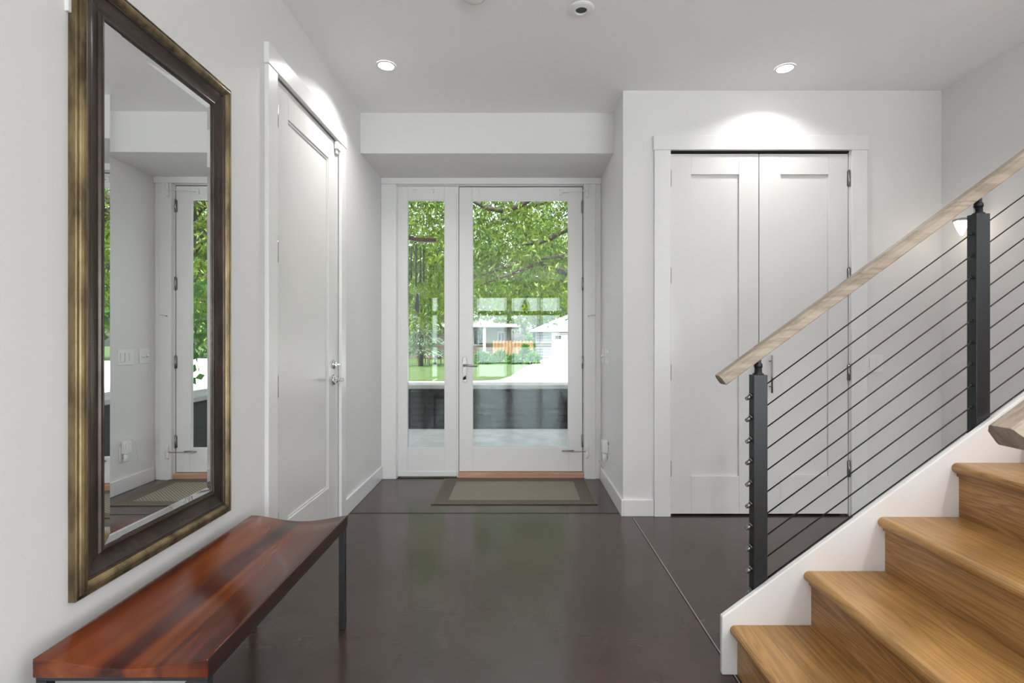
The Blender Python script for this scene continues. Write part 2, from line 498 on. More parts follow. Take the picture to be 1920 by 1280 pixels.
# ------------------------------------------------------------------ mesh helpers
class MB:
    def __init__(self):
        self.v, self.f, self.mi = [], [], []
        self.smooth = []
        self.cur = 0

    def add(self, vs, fs, smooth=False):
        o = len(self.v)
        self.v += [tuple(p) for p in vs]
        for f in fs:
            self.f.append(tuple(i + o for i in f))
            self.mi.append(self.cur)
            self.smooth.append(smooth)
        return self

    def box(self, x0, x1, y0, y1, z0, z1):
        if x1 < x0: x0, x1 = x1, x0
        if y1 < y0: y0, y1 = y1, y0
        if z1 < z0: z0, z1 = z1, z0
        v = [(x0, y0, z0), (x1, y0, z0), (x1, y1, z0), (x0, y1, z0), (x0, y0, z1), (x1, y0, z1), (x1, y1, z1), (x0, y1, z1)]
        f = [(0, 3, 2, 1), (4, 5, 6, 7), (0, 1, 5, 4), (1, 2, 6, 5), (2, 3, 7, 6), (3, 0, 4, 7)]
        return self.add(v, f)

    def tube(self, pts, r, n=10, cap=True):
        pts = [Vector(p) for p in pts]
        rs = r if isinstance(r, (list, tuple)) else [r] * len(pts)
        vs, fs = [], []
        up = None
        for i, p in enumerate(pts):
            a = pts[max(i - 1, 0)]
            b = pts[min(i + 1, len(pts) - 1)]
            t = (b - a).normalized()
            if up is None:
                up = t.orthogonal().normalized()
            else:
                up = (up - t * up.dot(t)).normalized()
            s = t.cross(up)
            for k in range(n):
                an = 2 * PI * k / n
                vs.append(p + (up * math.cos(an) + s * math.sin(an)) * rs[i])
        for i in range(len(pts) - 1):
            for k in range(n):
                k2 = (k + 1) % n
                fs.append((i * n + k, i * n + k2, (i + 1) * n + k2, (i + 1) * n + k))
        self.add(vs, fs, True)
        if cap:
            o = len(self.v) - len(vs)
            m = len(pts)
            self.f.append(tuple(o + k for k in reversed(range(n)))); self.mi.append(self.cur); self.smooth.append(False)
            self.f.append(tuple(o + (m - 1) * n + k for k in range(n))); self.mi.append(self.cur); self.smooth.append(False)
        return self

    def lathe(self, c, prof, axis='z', n=28, cap=True):
        """prof: list of (radius, offset along the axis)"""
        vs, fs = [], []
        for r, h in prof:
            for k in range(n):
                a = 2 * PI * k / n
                u, v_ = r * math.cos(a), r * math.sin(a)
                if axis == 'z': p = (c[0] + u, c[1] + v_, c[2] + h)
                elif axis == 'x': p = (c[0] + h, c[1] + u, c[2] + v_)
                else: p = (c[0] + v_, c[1] + h, c[2] + u)
                vs.append(p)
        for i in range(len(prof) - 1):
            for k in range(n):
                k2 = (k + 1) % n
                fs.append((i * n + k, i * n + k2, (i + 1) * n + k2, (i + 1) * n + k))
        self.add(vs, fs, True)
        if cap:
            o = len(self.v) - len(vs)
            m = len(prof)
            if prof[0][0] > 1e-6:
                self.f.append(tuple(o + k for k in reversed(range(n)))); self.mi.append(self.cur); self.smooth.append(False)
            if prof[-1][0] > 1e-6:
                self.f.append(tuple(o + (m - 1) * n + k for k in range(n))); self.mi.append(self.cur); self.smooth.append(False)
        return self

    def prism(self, poly, axis, a, b):
        """poly extruded along axis; for x: (y,z), y: (x,z), z: (x,y)"""
        def P(q, t):
            return {'x': (t, q[0], q[1]), 'y': (q[0], t, q[1]), 'z': (q[0], q[1], t)}[axis]
        n = len(poly)
        vs = [P(q, a) for q in poly] + [P(q, b) for q in poly]
        fs = [tuple(range(n)), tuple(reversed(range(n, 2 * n)))]
        for i in range(n):
            j = (i + 1) % n
            fs.append((i, i + n, j + n, j))
        return self.add(vs, fs)

    def ring_y(self, o, i, y0, y1):
        """rectangular frame facing y: o, i = (x0,x1,z0,z1) outside, inside"""
        self.box(o[0], i[0], y0, y1, o[2], o[3])
        self.box(i[1], o[1], y0, y1, o[2], o[3])
        if o[3] > i[3] + 1e-5: self.box(i[0], i[1], y0, y1, i[3], o[3])
        if i[2] > o[2] + 1e-5: self.box(i[0], i[1], y0, y1, o[2], i[2])
        return self

    def ring_x(self, o, i, x0, x1):
        self.box(x0, x1, o[0], i[0], o[2], o[3])
        self.box(x0, x1, i[1], o[1], o[2], o[3])
        if o[3] > i[3] + 1e-5: self.box(x0, x1, i[0], i[1], i[3], o[3])
        if i[2] > o[2] + 1e-5: self.box(x0, x1, i[0], i[1], o[2], i[2])
        return self


WLOC = {}


def obj(name, mb, mats, parent=None, base=None, bevel=0.0, seg=2, label=None):
    me = bpy.data.meshes.new(name)
    if parent is not None:
        b = WLOC[parent.name]
    elif base is not None:
        b = Vector(base)
    else:
        a = np.array(mb.v)
        lo, hi = a.min(0), a.max(0)
        b = Vector(((lo[0] + hi[0]) / 2, (lo[1] + hi[1]) / 2, lo[2]))
    vs = [(p[0] - b[0], p[1] - b[1], p[2] - b[2]) for p in mb.v]
    me.from_pydata(vs, [], mb.f)
    if not isinstance(mats, (list, tuple)):
        mats = [mats]
    for m in mats:
        me.materials.append(M[m] if isinstance(m, str) else m)
    me.polygons.foreach_set('material_index', mb.mi)
    me.polygons.foreach_set('use_smooth', mb.smooth)
    me.update()
    import bmesh
    if len(mb.f) < 4000:
        bm = bmesh.new()
        bm.from_mesh(me)
        bmesh.ops.recalc_face_normals(bm, faces=bm.faces)
        bm.to_mesh(me)
        bm.free()
    o = bpy.data.objects.new(name, me)
    C.objects.link(o)
    if parent is not None:
        o.parent = parent
    else:
        o.location = b
    WLOC[o.name] = b
    if bevel:
        md = o.modifiers.new('bevel', 'BEVEL')
        md.width = bevel
        md.segments = seg
        md.limit_method = 'ANGLE'
        md.angle_limit = math.radians(40)
        md.harden_normals = False
    if label:
        o['label'] = label
    return o


def thing(name, label, cat, loc, group=None):
    o = bpy.data.objects.new(name, None)
    o.empty_display_size = 0.05
    C.objects.link(o)
    o.location = loc
    WLOC[o.name] = Vector(loc)
    return tag(o, label, cat, group)


def tag(o, label, cat, group=None, kind=None):
    o['label'] = label
    o['category'] = cat
    if group: o['group'] = group
    if kind: o['kind'] = kind
    return o


def struct(name, mb, mats, label=None, bevel=0.0, base=(0, 0, 0)):
    o = obj(name, mb, mats, base=base, bevel=bevel)
    o['kind'] = 'structure'
    if label: o['label'] = label
    return o


def dup(root, loc, label=None, group=None):
    r = root.copy()
    C.objects.link(r)
    r.location = loc
    WLOC[r.name] = Vector(loc)
    if label: r['label'] = label
    if group: r['group'] = group
    for ch in list(root.children):
        c = ch.copy(); C.objects.link(c); c.parent = r
        for g in ch.children:
            d = g.copy(); C.objects.link(d); d.parent = c
    return r


# ------------------------------------------------------------------ dimensions
XL = -1.16           # left wall
XE = 0.70            # right wall of the entry recess
XR = 2.83            # right wall of the stair hall
YC = 3.425           # wall that holds the double doors
YF = 4.365           # front door wall
YS = 3.76            # face of the soffit over the entry
ZC = 2.843           # ceiling
ZS = 2.545           # underside of soffit
HEAD = 2.44          # top of door openings
YB = -6.0            # far wall behind the camera
XX = 5.0             # wall right of the stairs

# ------------------------------------------------------------------ structure
mb = MB().box(-1.45, 5.2, -6.15, 4.5, -0.12, 0.0)
struct('floor', mb, 'floor', 'dark brown polished concrete floor')
mb = MB()
mb.box(XL, XE, 3.468, 3.482, -0.004, 0.0006)
mb.box(0.752, 0.757, -5.9, 3.40, -0.004, 0.0006)
mb.cur = 1
mb.box(0.757, 0.762, -5.9, 3.40, -0.004, 0.0006)
mb.cur = 0
mb.box(XL, 0.757, 0.10, 0.106, -0.004, 0.0006)
struct('trim_floor_joint', mb, ['joint', 'joint_pale'], 'thin dark saw cuts in the concrete floor')

mb = MB().box(-1.45, 5.2, -6.15, 4.5, ZC, ZC + 0.30)
struct('ceiling', mb, 'ceiling', 'plain white ceiling')
mb = MB().box(XL, XE, YS, YF, ZS, ZC - 0.0005)
struct('wall_soffit', mb, 'wall', 'dropped white soffit above the front door')

mb = MB()
mb.box(XL - 0.12, XL, YB, 2.43, 0, ZC)
mb.box(XL - 0.12, XL, 3.31, YF, 0, ZC)
mb.box(XL - 0.12, XL, 2.43, 3.31, HEAD + 0.01, ZC)
mb.box(XL - 0.30, XL - 0.25, YB, 4.5, 0, ZC)  # unseen outer skin, added to stop light leaking in around the door
struct('wall_left', mb, 'wall', 'long white wall on the left')

FX0, FX1, FZ1 = -1.037, 0.560, 2.492     # rough opening of the entrance
mb = MB()
mb.box(XL - 0.30, FX0, YF, 4.5, 0, ZC)
mb.box(FX1, 2.95, YF, 4.5, 0, ZC)
mb.box(FX0, FX1, YF, 4.5, FZ1, ZC)
struct('wall_front', mb, 'wall', 'white wall around the front door')

mb = MB().box(XE, XE + 0.1, YC, YF, 0, ZC)
struct('wall_entry', mb, 'wall', 'short white return wall right of the front door')

CX0, CX1 = 1.010, 2.212
mb = MB()
mb.box(XE + 0.1, CX0, YC, YC + 0.1, 0, ZC)
mb.box(CX1, XR, YC, YC + 0.1, 0, ZC)
mb.box(CX0, CX1, YC, YC + 0.1, HEAD + 0.004, ZC)
struct('wall_closet', mb, 'wall', 'white wall around the double closet doors')
mb = MB().box(XR, XR + 0.12, 1.95, YF, 0, ZC)
struct('wall_right', mb, 'wall', 'white wall beyond the stairs')
mb = MB().box(XR + 0.12, XX, 1.95, 2.07, 0, ZC)
struct('wall_stairwell', mb, 'wall')
mb = MB()
mb.box(XX, XX + 0.12, YB, -5.2, 0, ZC)
mb.box(XX, XX + 0.12, -0.8, 2.07, 0, ZC)
mb.box(XX, XX + 0.12, -5.2, -0.8, 0, 0.15)
mb.box(XX, XX + 0.12, -5.2, -0.8, 2.5, ZC)
struct('wall_far_right', mb, 'wall')
mb = MB()
for ya in (-5.2, -3.73, -2.26):
    mb.ring_x((ya, ya + 1.46, 0.15, 2.5), (ya + 0.06, ya + 1.40, 0.22, 2.43), XX + 0.03, XX + 0.09)
o = struct('window_7', mb, 'black')  # unseen side windows, added to let in more light
mb = MB()
for ya in (-5.2, -3.73, -2.26):
    mb.box(XX + 0.057, XX + 0.063, ya + 0.06, ya + 1.40, 0.22, 2.43)
obj('pane', mb, 'glass', o)

# rear wall with three tall windows (seen only in the reflections)
WIN = [(-1.136, -0.338), (-0.123, 0.614), (0.706, 1.198)]
ROWS = [(2.01, 2.39), (1.08, 1.886), (0.52, 0.96), (0.11, 0.46)]
WIN_ADDED = [(1.75, 3.15), (3.3, 4.75)]  # unseen extra rear windows, added to let in more light
ROWS2 = [(0.13, 2.39)]
mb = MB()
xs = [XL - 0.3]
allw = WIN + WIN_ADDED
for a, b_ in allw:
    mb.box(xs[-1], a, YB - 0.12, YB, 0, ZC)
    mb.box(a, b_, YB - 0.12, YB, 0, 0.08)
    mb.box(a, b_, YB - 0.12, YB, 2.44, ZC)
    xs.append(b_)
mb.box(xs[-1], XX + 0.12, YB - 0.12, YB, 0, ZC)
struct('wall_back', mb, 'wall')
for i, (a, b_) in enumerate(allw):
    mb = MB()
    rows = ROWS if i < 3 else ROWS2
    zs = [0.08] + sum([[r[0], r[1]] for r in reversed(rows)], []) + [2.44]
    for k in range(0, len(zs), 2):
        mb.box(a, b_, YB - 0.09, YB - 0.03, zs[k], zs[k + 1])
    o = struct('window_%d' % (i + 2), mb, 'black')
    mp_ = MB()
    for r in rows:
        mp_.box(a, b_, YB - 0.062, YB - 0.056, r[0], r[1])
    obj('pane', mp_, 'glass', o)

# baseboards
BH, BT = 0.112, 0.015
def baseboard(name, mb): return struct(name, mb, 'trim', bevel=0.004)
mb = MB()
mb.box(XL, XL + BT, YB, 2.335, 0, BH)
mb.box(XL, XL + BT, 3.392, 4.318, 0, BH)
baseboard('baseboard_left', mb)
mb = MB().box(XE - BT, XE, YC - BT, 4.318, 0, BH)
baseboard('baseboard_entry', mb)
mb = MB()
mb.box(XE, 0.903, YC - BT, YC, 0, BH)
mb.box(2.325, XR - BT, YC - BT, YC, 0, BH)
baseboard('baseboard_closet', mb)
baseboard('baseboard_right', MB().box(XR - BT, XR, 1.95, YC, 0, BH))

# ------------------------------------------------------------------ left door + casing
mb = MB()
y0, y1 = 2.43, 3.31
mb.box(XL, XL + 0.02, 2.337, y0, 0, HEAD)
mb.box(XL, XL + 0.02, y1 - 0.008, 3.390, 0, HEAD)
mb.box(XL, XL + 0.024, 2.330, 3.397, HEAD, 2.537)
# jamb stops behind the leaf
mb.box(XL - 0.119, XL - 0.048, y0, y0 + 0.03, 0, HEAD)
mb.box(XL - 0.119, XL - 0.048, y1 - 0.03, y1, 0, HEAD)
mb.box(XL - 0.119, XL - 0.048, y0, y1, HEAD - 0.03, HEAD + 0.01)
struct('trim_1', mb, 'trim', 'white casing around the left door', bevel=0.003)

mb = MB()
dy0, dy1, dz1 = 2.436, 3.300, HEAD - 0.006
ix = XL - 0.003
p = (2.588, 3.14, 0.27, 2.29)
mb.ring_x((dy0, dy1, 0.006, dz1), p, ix - 0.042, ix)
mb.box(ix - 0.034, ix - 0.012, p[0], p[1], p[2], p[3])
door_l = struct('door_1', mb, 'door', 'closed white single panel door on the left wall', bevel=0.0025)
# bead at the panel edge
mb = MB().ring_x(p, (p[0] + 0.012, p[1] - 0.012, p[2] + 0.012, p[3] - 0.012), ix - 0.012, ix - 0.006)
obj('panel_bead', mb, 'door', door_l, bevel=0.002)
for z in (2.243, 1.60, 0.955, 0.30):
    mb = MB()
    mb.tube([(XL + 0.012, 2.437, z - 0.052), (XL + 0.012, 2.437, z + 0.052)], 0.0065, 10)
    mb.tube([(XL + 0.012, 2.437, z - 0.060), (XL + 0.012, 2.437, z - 0.052)], 0.004, 8)
    mb.tube([(XL + 0.012, 2.437, z + 0.052), (XL + 0.012, 2.437, z + 0.060)], 0.004, 8)
    mb.box(ix, XL + 0.008, 2.4365, 2.4405, z - 0.05, z + 0.05)
    obj('hinge', mb, 'nickel', door_l)
hy, hz = 3.225, 0.925
mb = MB().lathe((ix, hy, hz), [(0.034, 0), (0.034, 0.008), (0.030, 0.012), (0.014, 0.014), (0.012, 0.05)], 'x')
rose = obj('handle', mb, 'chrome', door_l, label='polished chrome lever handle')
mb = MB().tube([(ix + 0.047, hy + 0.012, hz), (ix + 0.052, hy - 0.02, hz + 0.001), (ix + 0.054, hy - 0.07, hz + 0.003), (ix + 0.050, hy - 0.118, hz - 0.001)],
               [0.013, 0.012, 0.010, 0.009], 12)
obj('lever', mb, 'chrome', rose)
mb = MB().lathe((ix, hy, hz + 0.098), [(0.031, 0), (0.031, 0.006), (0.026, 0.012), (0.012, 0.014)], 'x')
db = obj('deadbolt', mb, 'chrome', door_l)
mb = MB().box(ix + 0.012, ix + 0.034, hy - 0.020, hy + 0.020, hz + 0.092, hz + 0.104)
obj('thumb_turn', mb, 'chrome', db, bevel=0.003)
mb = MB().box(XL + 0.001, XL + 0.022, 3.225, 3.288, HEAD - 0.058, HEAD - 0.012)
mb.box(XL + 0.001, XL + 0.014, 3.235, 3.260, HEAD - 0.085, HEAD - 0.058)
obj('roller_catch', mb, 'plastic', door_l, bevel=0.002)

# ------------------------------------------------------------------ closet double doors + casing
mb = MB()
cy = YC - 0.02
mb.box(0.905, CX0 + 0.004, cy, YC, 0, HEAD)
mb.box(CX1 + 0.006, 2.323, cy, YC, 0, HEAD)
mb.box(0.898, 2.330, cy - 0.004, YC, HEAD, 2.537)
mb.box(CX0, CX0 + 0.03, YC + 0.048, YC + 0.1, 0, HEAD)
mb.box(CX1 - 0.03, CX1, YC + 0.048, YC + 0.1, 0, HEAD)
mb.box(CX0, CX1, YC + 0.048, YC + 0.1, HEAD - 0.03, HEAD + 0.004)
struct('trim_2', mb, 'trim', 'white casing around the double closet doors', bevel=0.003)
mb = MB().box(CX0, CX1, YC + 0.0, YC + 0.05, HEAD - 0.012, HEAD + 0.003)
struct('trim_closet_track', mb, 'joint')

def closet_door(name, x0, x1, px0, px1, hinge_x, pull_x, lab):
    yf = YC + 0.004
    m_ = MB()
    p_ = (px0, px1, 0.265, 2.284)
    m_.ring_y((x0, x1, 0.012, HEAD - 0.018), p_, yf, yf + 0.04)
    m_.box(px0, px1, yf + 0.013, yf + 0.034, p_[2], p_[3])
    d = struct(name, m_, 'door', lab, bevel=0.002)
    for z in (2.255, 1.605, 0.958, 0.315):
        h = MB().tube([(hinge_x, yf - 0.007, z - 0.052), (hinge_x, yf - 0.007, z + 0.052)], 0.0075, 10)
        h.box(hinge_x - 0.010, hinge_x + 0.010, yf - 0.004, yf, z - 0.05, z + 0.05)
        h.lathe((hinge_x, yf - 0.007, z + 0.052), [(0.005, 0), (0.006, 0.005), (0.0, 0.010)], 'z', 8)
        obj('hinge', h, 'nickel', d)
    b_ = MB().tube([(pull_x, yf - 0.034, 0.825), (pull_x, yf - 0.034, 1.075)], 0.006, 12)
    b_.tube([(pull_x, yf, 0.865), (pull_x, yf - 0.034, 0.865)], 0.0045, 8)
    b_.tube([(pull_x, yf, 1.035), (pull_x, yf - 0.034, 1.035)], 0.0045, 8)
    obj('bar_pull', b_, 'nickel', d)
    c_ = MB().box(pull_x - 0.022, pull_x + 0.022, yf + 0.004, yf + 0.03, HEAD - 0.0178, HEAD - 0.0125)
    obj('ball_catch', c_, 'dark_hole', d)
    return d
closet_door('door_2', 1.016, 1.609, 1.157, 1.477, 1.014, 1.577, 'left leaf of the white double closet doors')
closet_door('door_3', 1.614, 2.207, 1.756, 2.076, 2.210, 1.682, 'right leaf of the white double closet doors')

# ------------------------------------------------------------------ front door unit
mb = MB()
yc0 = 4.322
mb.box(XL + 0.001, -1.033, yc0, YF, 0, 2.492)
mb.box(0.556, 0.652, yc0, YF, 0, 2.492)
mb.box(0.652, XE - 0.001, yc0 + 0.012, YF, 0, 2.492)
mb.box(XL + 0.001, XE - 0.001, yc0 - 0.004, YF, 2.492, ZS - 0.0005)
struct('trim_3', mb, 'trim', 'white casing around the front door', bevel=0.003)
mb = MB()
mb.box(FX0, -1.034 + 0.004, YF, 4.5, 0, FZ1)
mb.box(0.552, FX1, YF - 0.002, 4.5, 0, FZ1)
mb.box(-1.030, 0.552, YF, 4.5, 2.487, FZ1)
mb.box(-0.526, -0.511, YF + 0.004, 4.5, 0, 2.487)
struct('trim_4', mb, 'trim', 'white jamb and mullion of the front door', bevel=0.002)

def pane_mb(x0, x1, z0, z1, y):
    """double glazing: two panes that are not quite parallel"""
    m_ = MB().box(x0, x1, y, y + 0.004, z0, z1)
    n0 = len(m_.v)
    m_.box(x0, x1, y + 0.016, y + 0.020, z0, z1)
    cx_, cz_ = (x0 + x1) / 2, (z0 + z1) / 2
    for k in range(n0, len(m_.v)):
        x, yy, z = m_.v[k]
        m_.v[k] = (x, yy + (x - cx_) * 0.0036 + (z - cz_) * 0.0008, z)
    return m_

# sidelight
yd = YF + 0.010
GZ0, GZ1 = 0.256, 2.370
mb = MB().ring_y((-1.030, -0.527, 0.012, 2.486), (-0.947, -0.633, GZ0, GZ1), yd, yd + 0.045)
mb.box(-1.026, -0.530, yd - 0.008, yd, 0.012, 0.055)
side = struct('window_1', mb, 'trim', 'narrow white sidelight left of the front door', bevel=0.003)
obj('pane', pane_mb(-0.947, -0.633, GZ0, GZ1, yd + 0.012), 'glass', side)

# door leaf
mb = MB().ring_y((-0.507, 0.547, 0.052, 2.481), (-0.394, 0.428, GZ0, GZ1), yd, yd + 0.045)
fd = struct('door_4', mb, 'trim', 'white front door with one tall glass pane', bevel=0.003)
obj('pane', pane_mb(-0.394, 0.428, GZ0, GZ1, yd + 0.012), 'glass', fd)
mb = MB().ring_y((-0.394, 0.428, GZ0, GZ1), (-0.388, 0.422, GZ0 + 0.006, GZ1 - 0.006), yd + 0.003, yd + 0.011)
obj('glazing_stop', mb, 'trim', fd)
obj('gap_shade_strip', MB().ring_y((-0.5108, 0.5518, 0.052, 2.4868), (-0.507, 0.547, 0.052, 2.481), yd + 0.012, yd + 0.040), 'joint', fd)  # near-black strip in the gap, shade around the leaf put into colour
for z in (2.31, 1.652, 0.985, 0.312):
    h = MB().tube([(0.549, yd - 0.006, z - 0.052), (0.549, yd - 0.006, z + 0.052)], 0.008, 10)
    h.lathe((0.549, yd - 0.006, z + 0.052), [(0.006, 0), (0.007, 0.006), (0.0, 0.012)], 'z', 8)
    h.box(0.535, 0.549, yd - 0.003, yd, z - 0.05, z + 0.05)
    obj('hinge', h, 'nickel', fd)
px_ = -0.459
mb = MB()
poly = []
for k in range(9):
    a = PI * k / 8
    poly.append((px_ + 0.018 * math.cos(a), 1.012 + 0.018 * math.sin(a)))
for k in range(9):
    a = PI + PI * k / 8
    poly.append((px_ + 0.018 * math.cos(a), 0.832 + 0.018 * math.sin(a)))
mb.prism(poly, 'y', yd - 0.006, yd)
pl = obj('handle', mb, 'nickel', fd, bevel=0.002, label='brushed nickel lever handle on a long plate')
mb = MB().lathe((px_, yd - 0.006, 0.957), [(0.012, 0), (0.012, -0.018), (0.010, -0.045)], 'y', 16)
mb.tube([(px_ - 0.006, yd - 0.048, 0.957), (px_ + 0.02, yd - 0.052, 0.961), (px_ + 0.06, yd - 0.052, 0.955), (px_ + 0.112, yd - 0.048, 0.953)],
        [0.010, 0.009, 0.0085, 0.007], 12)
obj('lever', mb, 'nickel', pl)
mb = MB().lathe((px_, yd - 0.006, 0.850), [(0.014, 0), (0.012, -0.010), (0.005, -0.012)], 'y', 16)
mb.tube([(px_ - 0.010, yd - 0.022, 0.838), (px_ + 0.010, yd - 0.022, 0.868)], 0.006, 10)
obj('thumb_turn', mb, 'black', pl)

def hook(x, z, parent):
    h = MB().lathe((x, yd, z), [(0.009, 0), (0.009, -0.003)], 'y', 12)
    h.tube([(x, yd - 0.003, z), (x, yd - 0.014, z - 0.004), (x, yd - 0.020, z + 0.008)], 0.003, 8)
    h.tube([(x, yd - 0.003, z - 0.004), (x, yd - 0.006, z - 0.028)], 0.003, 8)
    h.tube([(x - 0.014, yd - 0.017, z + 0.010), (x + 0.014, yd - 0.017, z + 0.010)], 0.003, 8)
    return obj('curtain_hook', h, 'plastic', parent)
hook(-0.883, 2.446, side)
hook(-0.724, 2.446, side)
hook(-0.333, 2.446, fd)
hook(0.360, 2.446, fd)
mb = MB().box(-0.545, -0.516, yd - 0.004, yd + 0.002, 2.428, 2.478)
obj('strike_plate', mb, 'plastic', side, bevel=0.001)

# two spring closers on the hinge side
def closer(z, rod_len, dark, lab):
    t = thing('door_closer', lab, 'door closer', (0.575, yc0, z - 0.05), 'spring closers on the front door')
    b_ = MB().lathe((0.578, yc0 - 0.012, z - 0.055), [(0.008, 0), (0.012, 0.012), (0.012, 0.048), (0.007, 0.054), (0.007, 0.058), (0.012, 0.064), (0.012, 0.10), (0.008, 0.112)], 'z', 14)
    b_.box(0.572, 0.584, yc0 - 0.010, yc0, z - 0.065, z + 0.065)
    obj('body', b_, 'plastic', t)
    r_ = MB().tube([(0.568, yc0 - 0.012, z), (0.45, yc0 - 0.004, z - 0.004), (0.578 - rod_len, yd - 0.012, z - 0.006)], 0.0035, 8)
    obj('rod', r_, 'nickel' if dark else 'plastic', t)
    s_ = MB()
    if dark:
        s_.tube([(0.578 - rod_len, yd - 0.012, z - 0.006), (0.578 - rod_len * 0.52, yd - 0.008, z - 0.005)], 0.006, 10)
    else:
        s_.box(0.578 - rod_len - 0.012, 0.578 - rod_len + 0.012, yd - 0.016, yd, z - 0.022, z + 0.012)
    obj('wall_plate' if not dark else 'sleeve', s_, 'nickel' if dark else 'plastic', t)
closer(2.432, 0.215, False, 'white spring closer at the top hinge corner of the front door')
closer(0.235, 0.205, True, 'white spring closer with grey rod low on the front door')

mb = MB().box(-0.511, 0.555, YF - 0.020, 4.5, 0.0005, 0.048)
struct('trim_5', mb, 'sill', 'pale reddish wood threshold under the front door', bevel=0.004)
# thin hook-and-eye latch on the casing
t = thing('hook_latch', 'tiny hook and eye latch on casing right of front door', 'latch', (0.62, yc0, 1.378))
mb = MB().tube([(0.590, yc0 - 0.008, 1.376), (0.610, yc0 - 0.007, 1.381), (0.648, yc0 - 0.006, 1.384)], 0.0018, 6)
obj('hook', mb, 'nickel', t)
mb = MB().lathe((0.590, yc0, 1.376), [(0.005, 0), (0.005, -0.010)], 'y', 10)
obj('eye', mb, 'nickel', t)

# ------------------------------------------------------------------ wall mirror
X0 = XL + 0.0005
my0, my1, mz0, mz1 = 1.318, 2.032, 0.502, 2.168
t = thing('wall_mirror', 'tall rectangular wall mirror in a dark bronze and antique gold frame', 'mirror', (XL, (my0 + my1) / 2, mz0))

def sweep(prof, closed=True):
    m_ = MB()
    n = len(prof)
    vs = []
    for (tt, pp) in prof:
        vs += [(X0 + pp, my0 + tt, mz0 + tt), (X0 + pp, my1 - tt, mz0 + tt), (X0 + pp, my1 - tt, mz1 - tt), (X0 + pp, my0 + tt, mz1 - tt)]
    fs = []
    for i in range(n if closed else n - 1):
        j = (i + 1) % n
        for k in range(4):
            k2 = (k + 1) % 4
            fs.append((i * 4 + k, i * 4 + k2, j * 4 + k2, j * 4 + k))
    m_.add(vs, fs)
    return m_
outer = [(0, 0), (0, 0.019), (0.002, 0.021), (0.006, 0.022), (0.0075, 0.0195), (0.0095, 0.0195), (0.012, 0.024), (0.017, 0.027), (0.023, 0.0285),
         (0.029, 0.027), (0.034, 0.022), (0.038, 0.017), (0.038, 0.0)]
obj('outer_frame', sweep(outer), 'gold', t, label='worn antique gold outer moulding')
inner = [(0.038, 0.0), (0.038, 0.0175), (0.041, 0.0195), (0.044, 0.0185)]
for k in range(11):
    a = (PI / 2) * k / 10
    inner.append((0.046 + 0.042 * (1 - math.cos(a)) * 0.9 + 0.004 * k / 10, 0.0185 - 0.0135 * math.sin(a)))
inner += [(0.089, 0.006), (0.092, 0.0105), (0.097, 0.0120), (0.102, 0.0105), (0.104, 0.008), (0.108, 0.0075), (0.108, 0.0)]
obj('inner_frame', sweep(inner), 'bronze', t, label='dark bronze concave inner moulding')
mb = MB()
g0, g1 = 0.106, 0.128
vs = []
for (tt, pp) in ((g0, 0.0062), (g1, 0.0040)):
    vs += [(X0 + pp + 0.002, my0 + tt, mz0 + tt), (X0 + pp - 0.002, my1 - tt, mz0 + tt), (X0 + pp - 0.002, my1 - tt, mz1 - tt), (X0 + pp + 0.002, my0 + tt, mz1 - tt)]
mb.add(vs, [(0, 1, 5, 4), (1, 2, 6, 5), (2, 3, 7, 6), (3, 0, 4, 7), (4, 5, 6, 7)])
obj('mirror_glass', mb, 'mirror', t)
mb = MB().box(XL, XL + 0.010, my0 - 0.010, my0, 2.02, 2.055)
obj('hanging_bracket', mb, 'plastic', t, bevel=0.001)

# ------------------------------------------------------------------ bench
bx0, bx1, by0, by1, bz = -1.102, -0.703, 1.160, 2.110, 0.456
t = thing('bench', 'low bench with glossy red-brown dished wooden seat against the left wall', 'bench', ((bx0 + bx1) / 2, (by0 + by1) / 2, 0))
mb = MB()
NU = 40
top = []
for i in range(NU + 1):
    u = i / NU
    d = 0.0
    if u > 0.06:
        s = (u - 0.06) / 0.94
        d = -0.024 * math.sin(PI * min(1, s)) ** 1.25
    top.append((bx0 + (bx1 - bx0) * u, bz + d))
ys = [by0 + (by1 - by0) * j / 6 for j in range(7)]
vs = []
for y in ys:
    vs += [(x, y, z) for x, z in top]
fs = []
n = NU + 1
for j in range(6):
    for i in range(NU):
        fs.append((j * n + i, j * n + i + 1, (j + 1) * n + i + 1, (j + 1) * n + i))
mb.add(vs, fs, True)
zb = bz - 0.044
# underside and ends
b0 = len(mb.v)
mb.v += [(bx0, by0, zb), (bx1, by0, zb), (bx1, by1, zb), (bx0, by1, zb)]
def addf(f, mi=0):
    mb.f.append(f); mb.mi.append(mi); mb.smooth.append(False)
addf((b0, b0 + 1, b0 + 2, b0 + 3))
addf(tuple(range(0, n)) + (b0 + 1, b0))
addf(tuple(6 * n + i for i in range(n)) + (b0 + 2, b0 + 3))
addf(tuple(j * n for j in range(7)) + (b0 + 3, b0))
addf(tuple(j * n + NU for j in range(7)) + (b0 + 2, b0 + 1), 1)
obj('seat', mb, ['bench', 'bench_edge'], t, bevel=0.003, label='glossy red-brown wooden seat with dark streaks')
fz = zb - 0.009
mb = MB()
mb.box(bx0 + 0.004, bx1 - 0.004, by0 + 0.004, by0 + 0.026, fz, zb - 0.0005)
mb.box(bx0 + 0.004, bx1 - 0.004, by1 - 0.026, by1 - 0.004, fz, zb - 0.0005)
mb.box(bx0 + 0.004, bx0 + 0.026, by0 + 0.026, by1 - 0.026, fz, zb - 0.0005)
mb.box(bx1 - 0.026, bx1 - 0.004, by0 + 0.026, by1 - 0.026, fz, zb - 0.0005)
obj('steel_frame', mb, 'steel', t, bevel=0.0015)
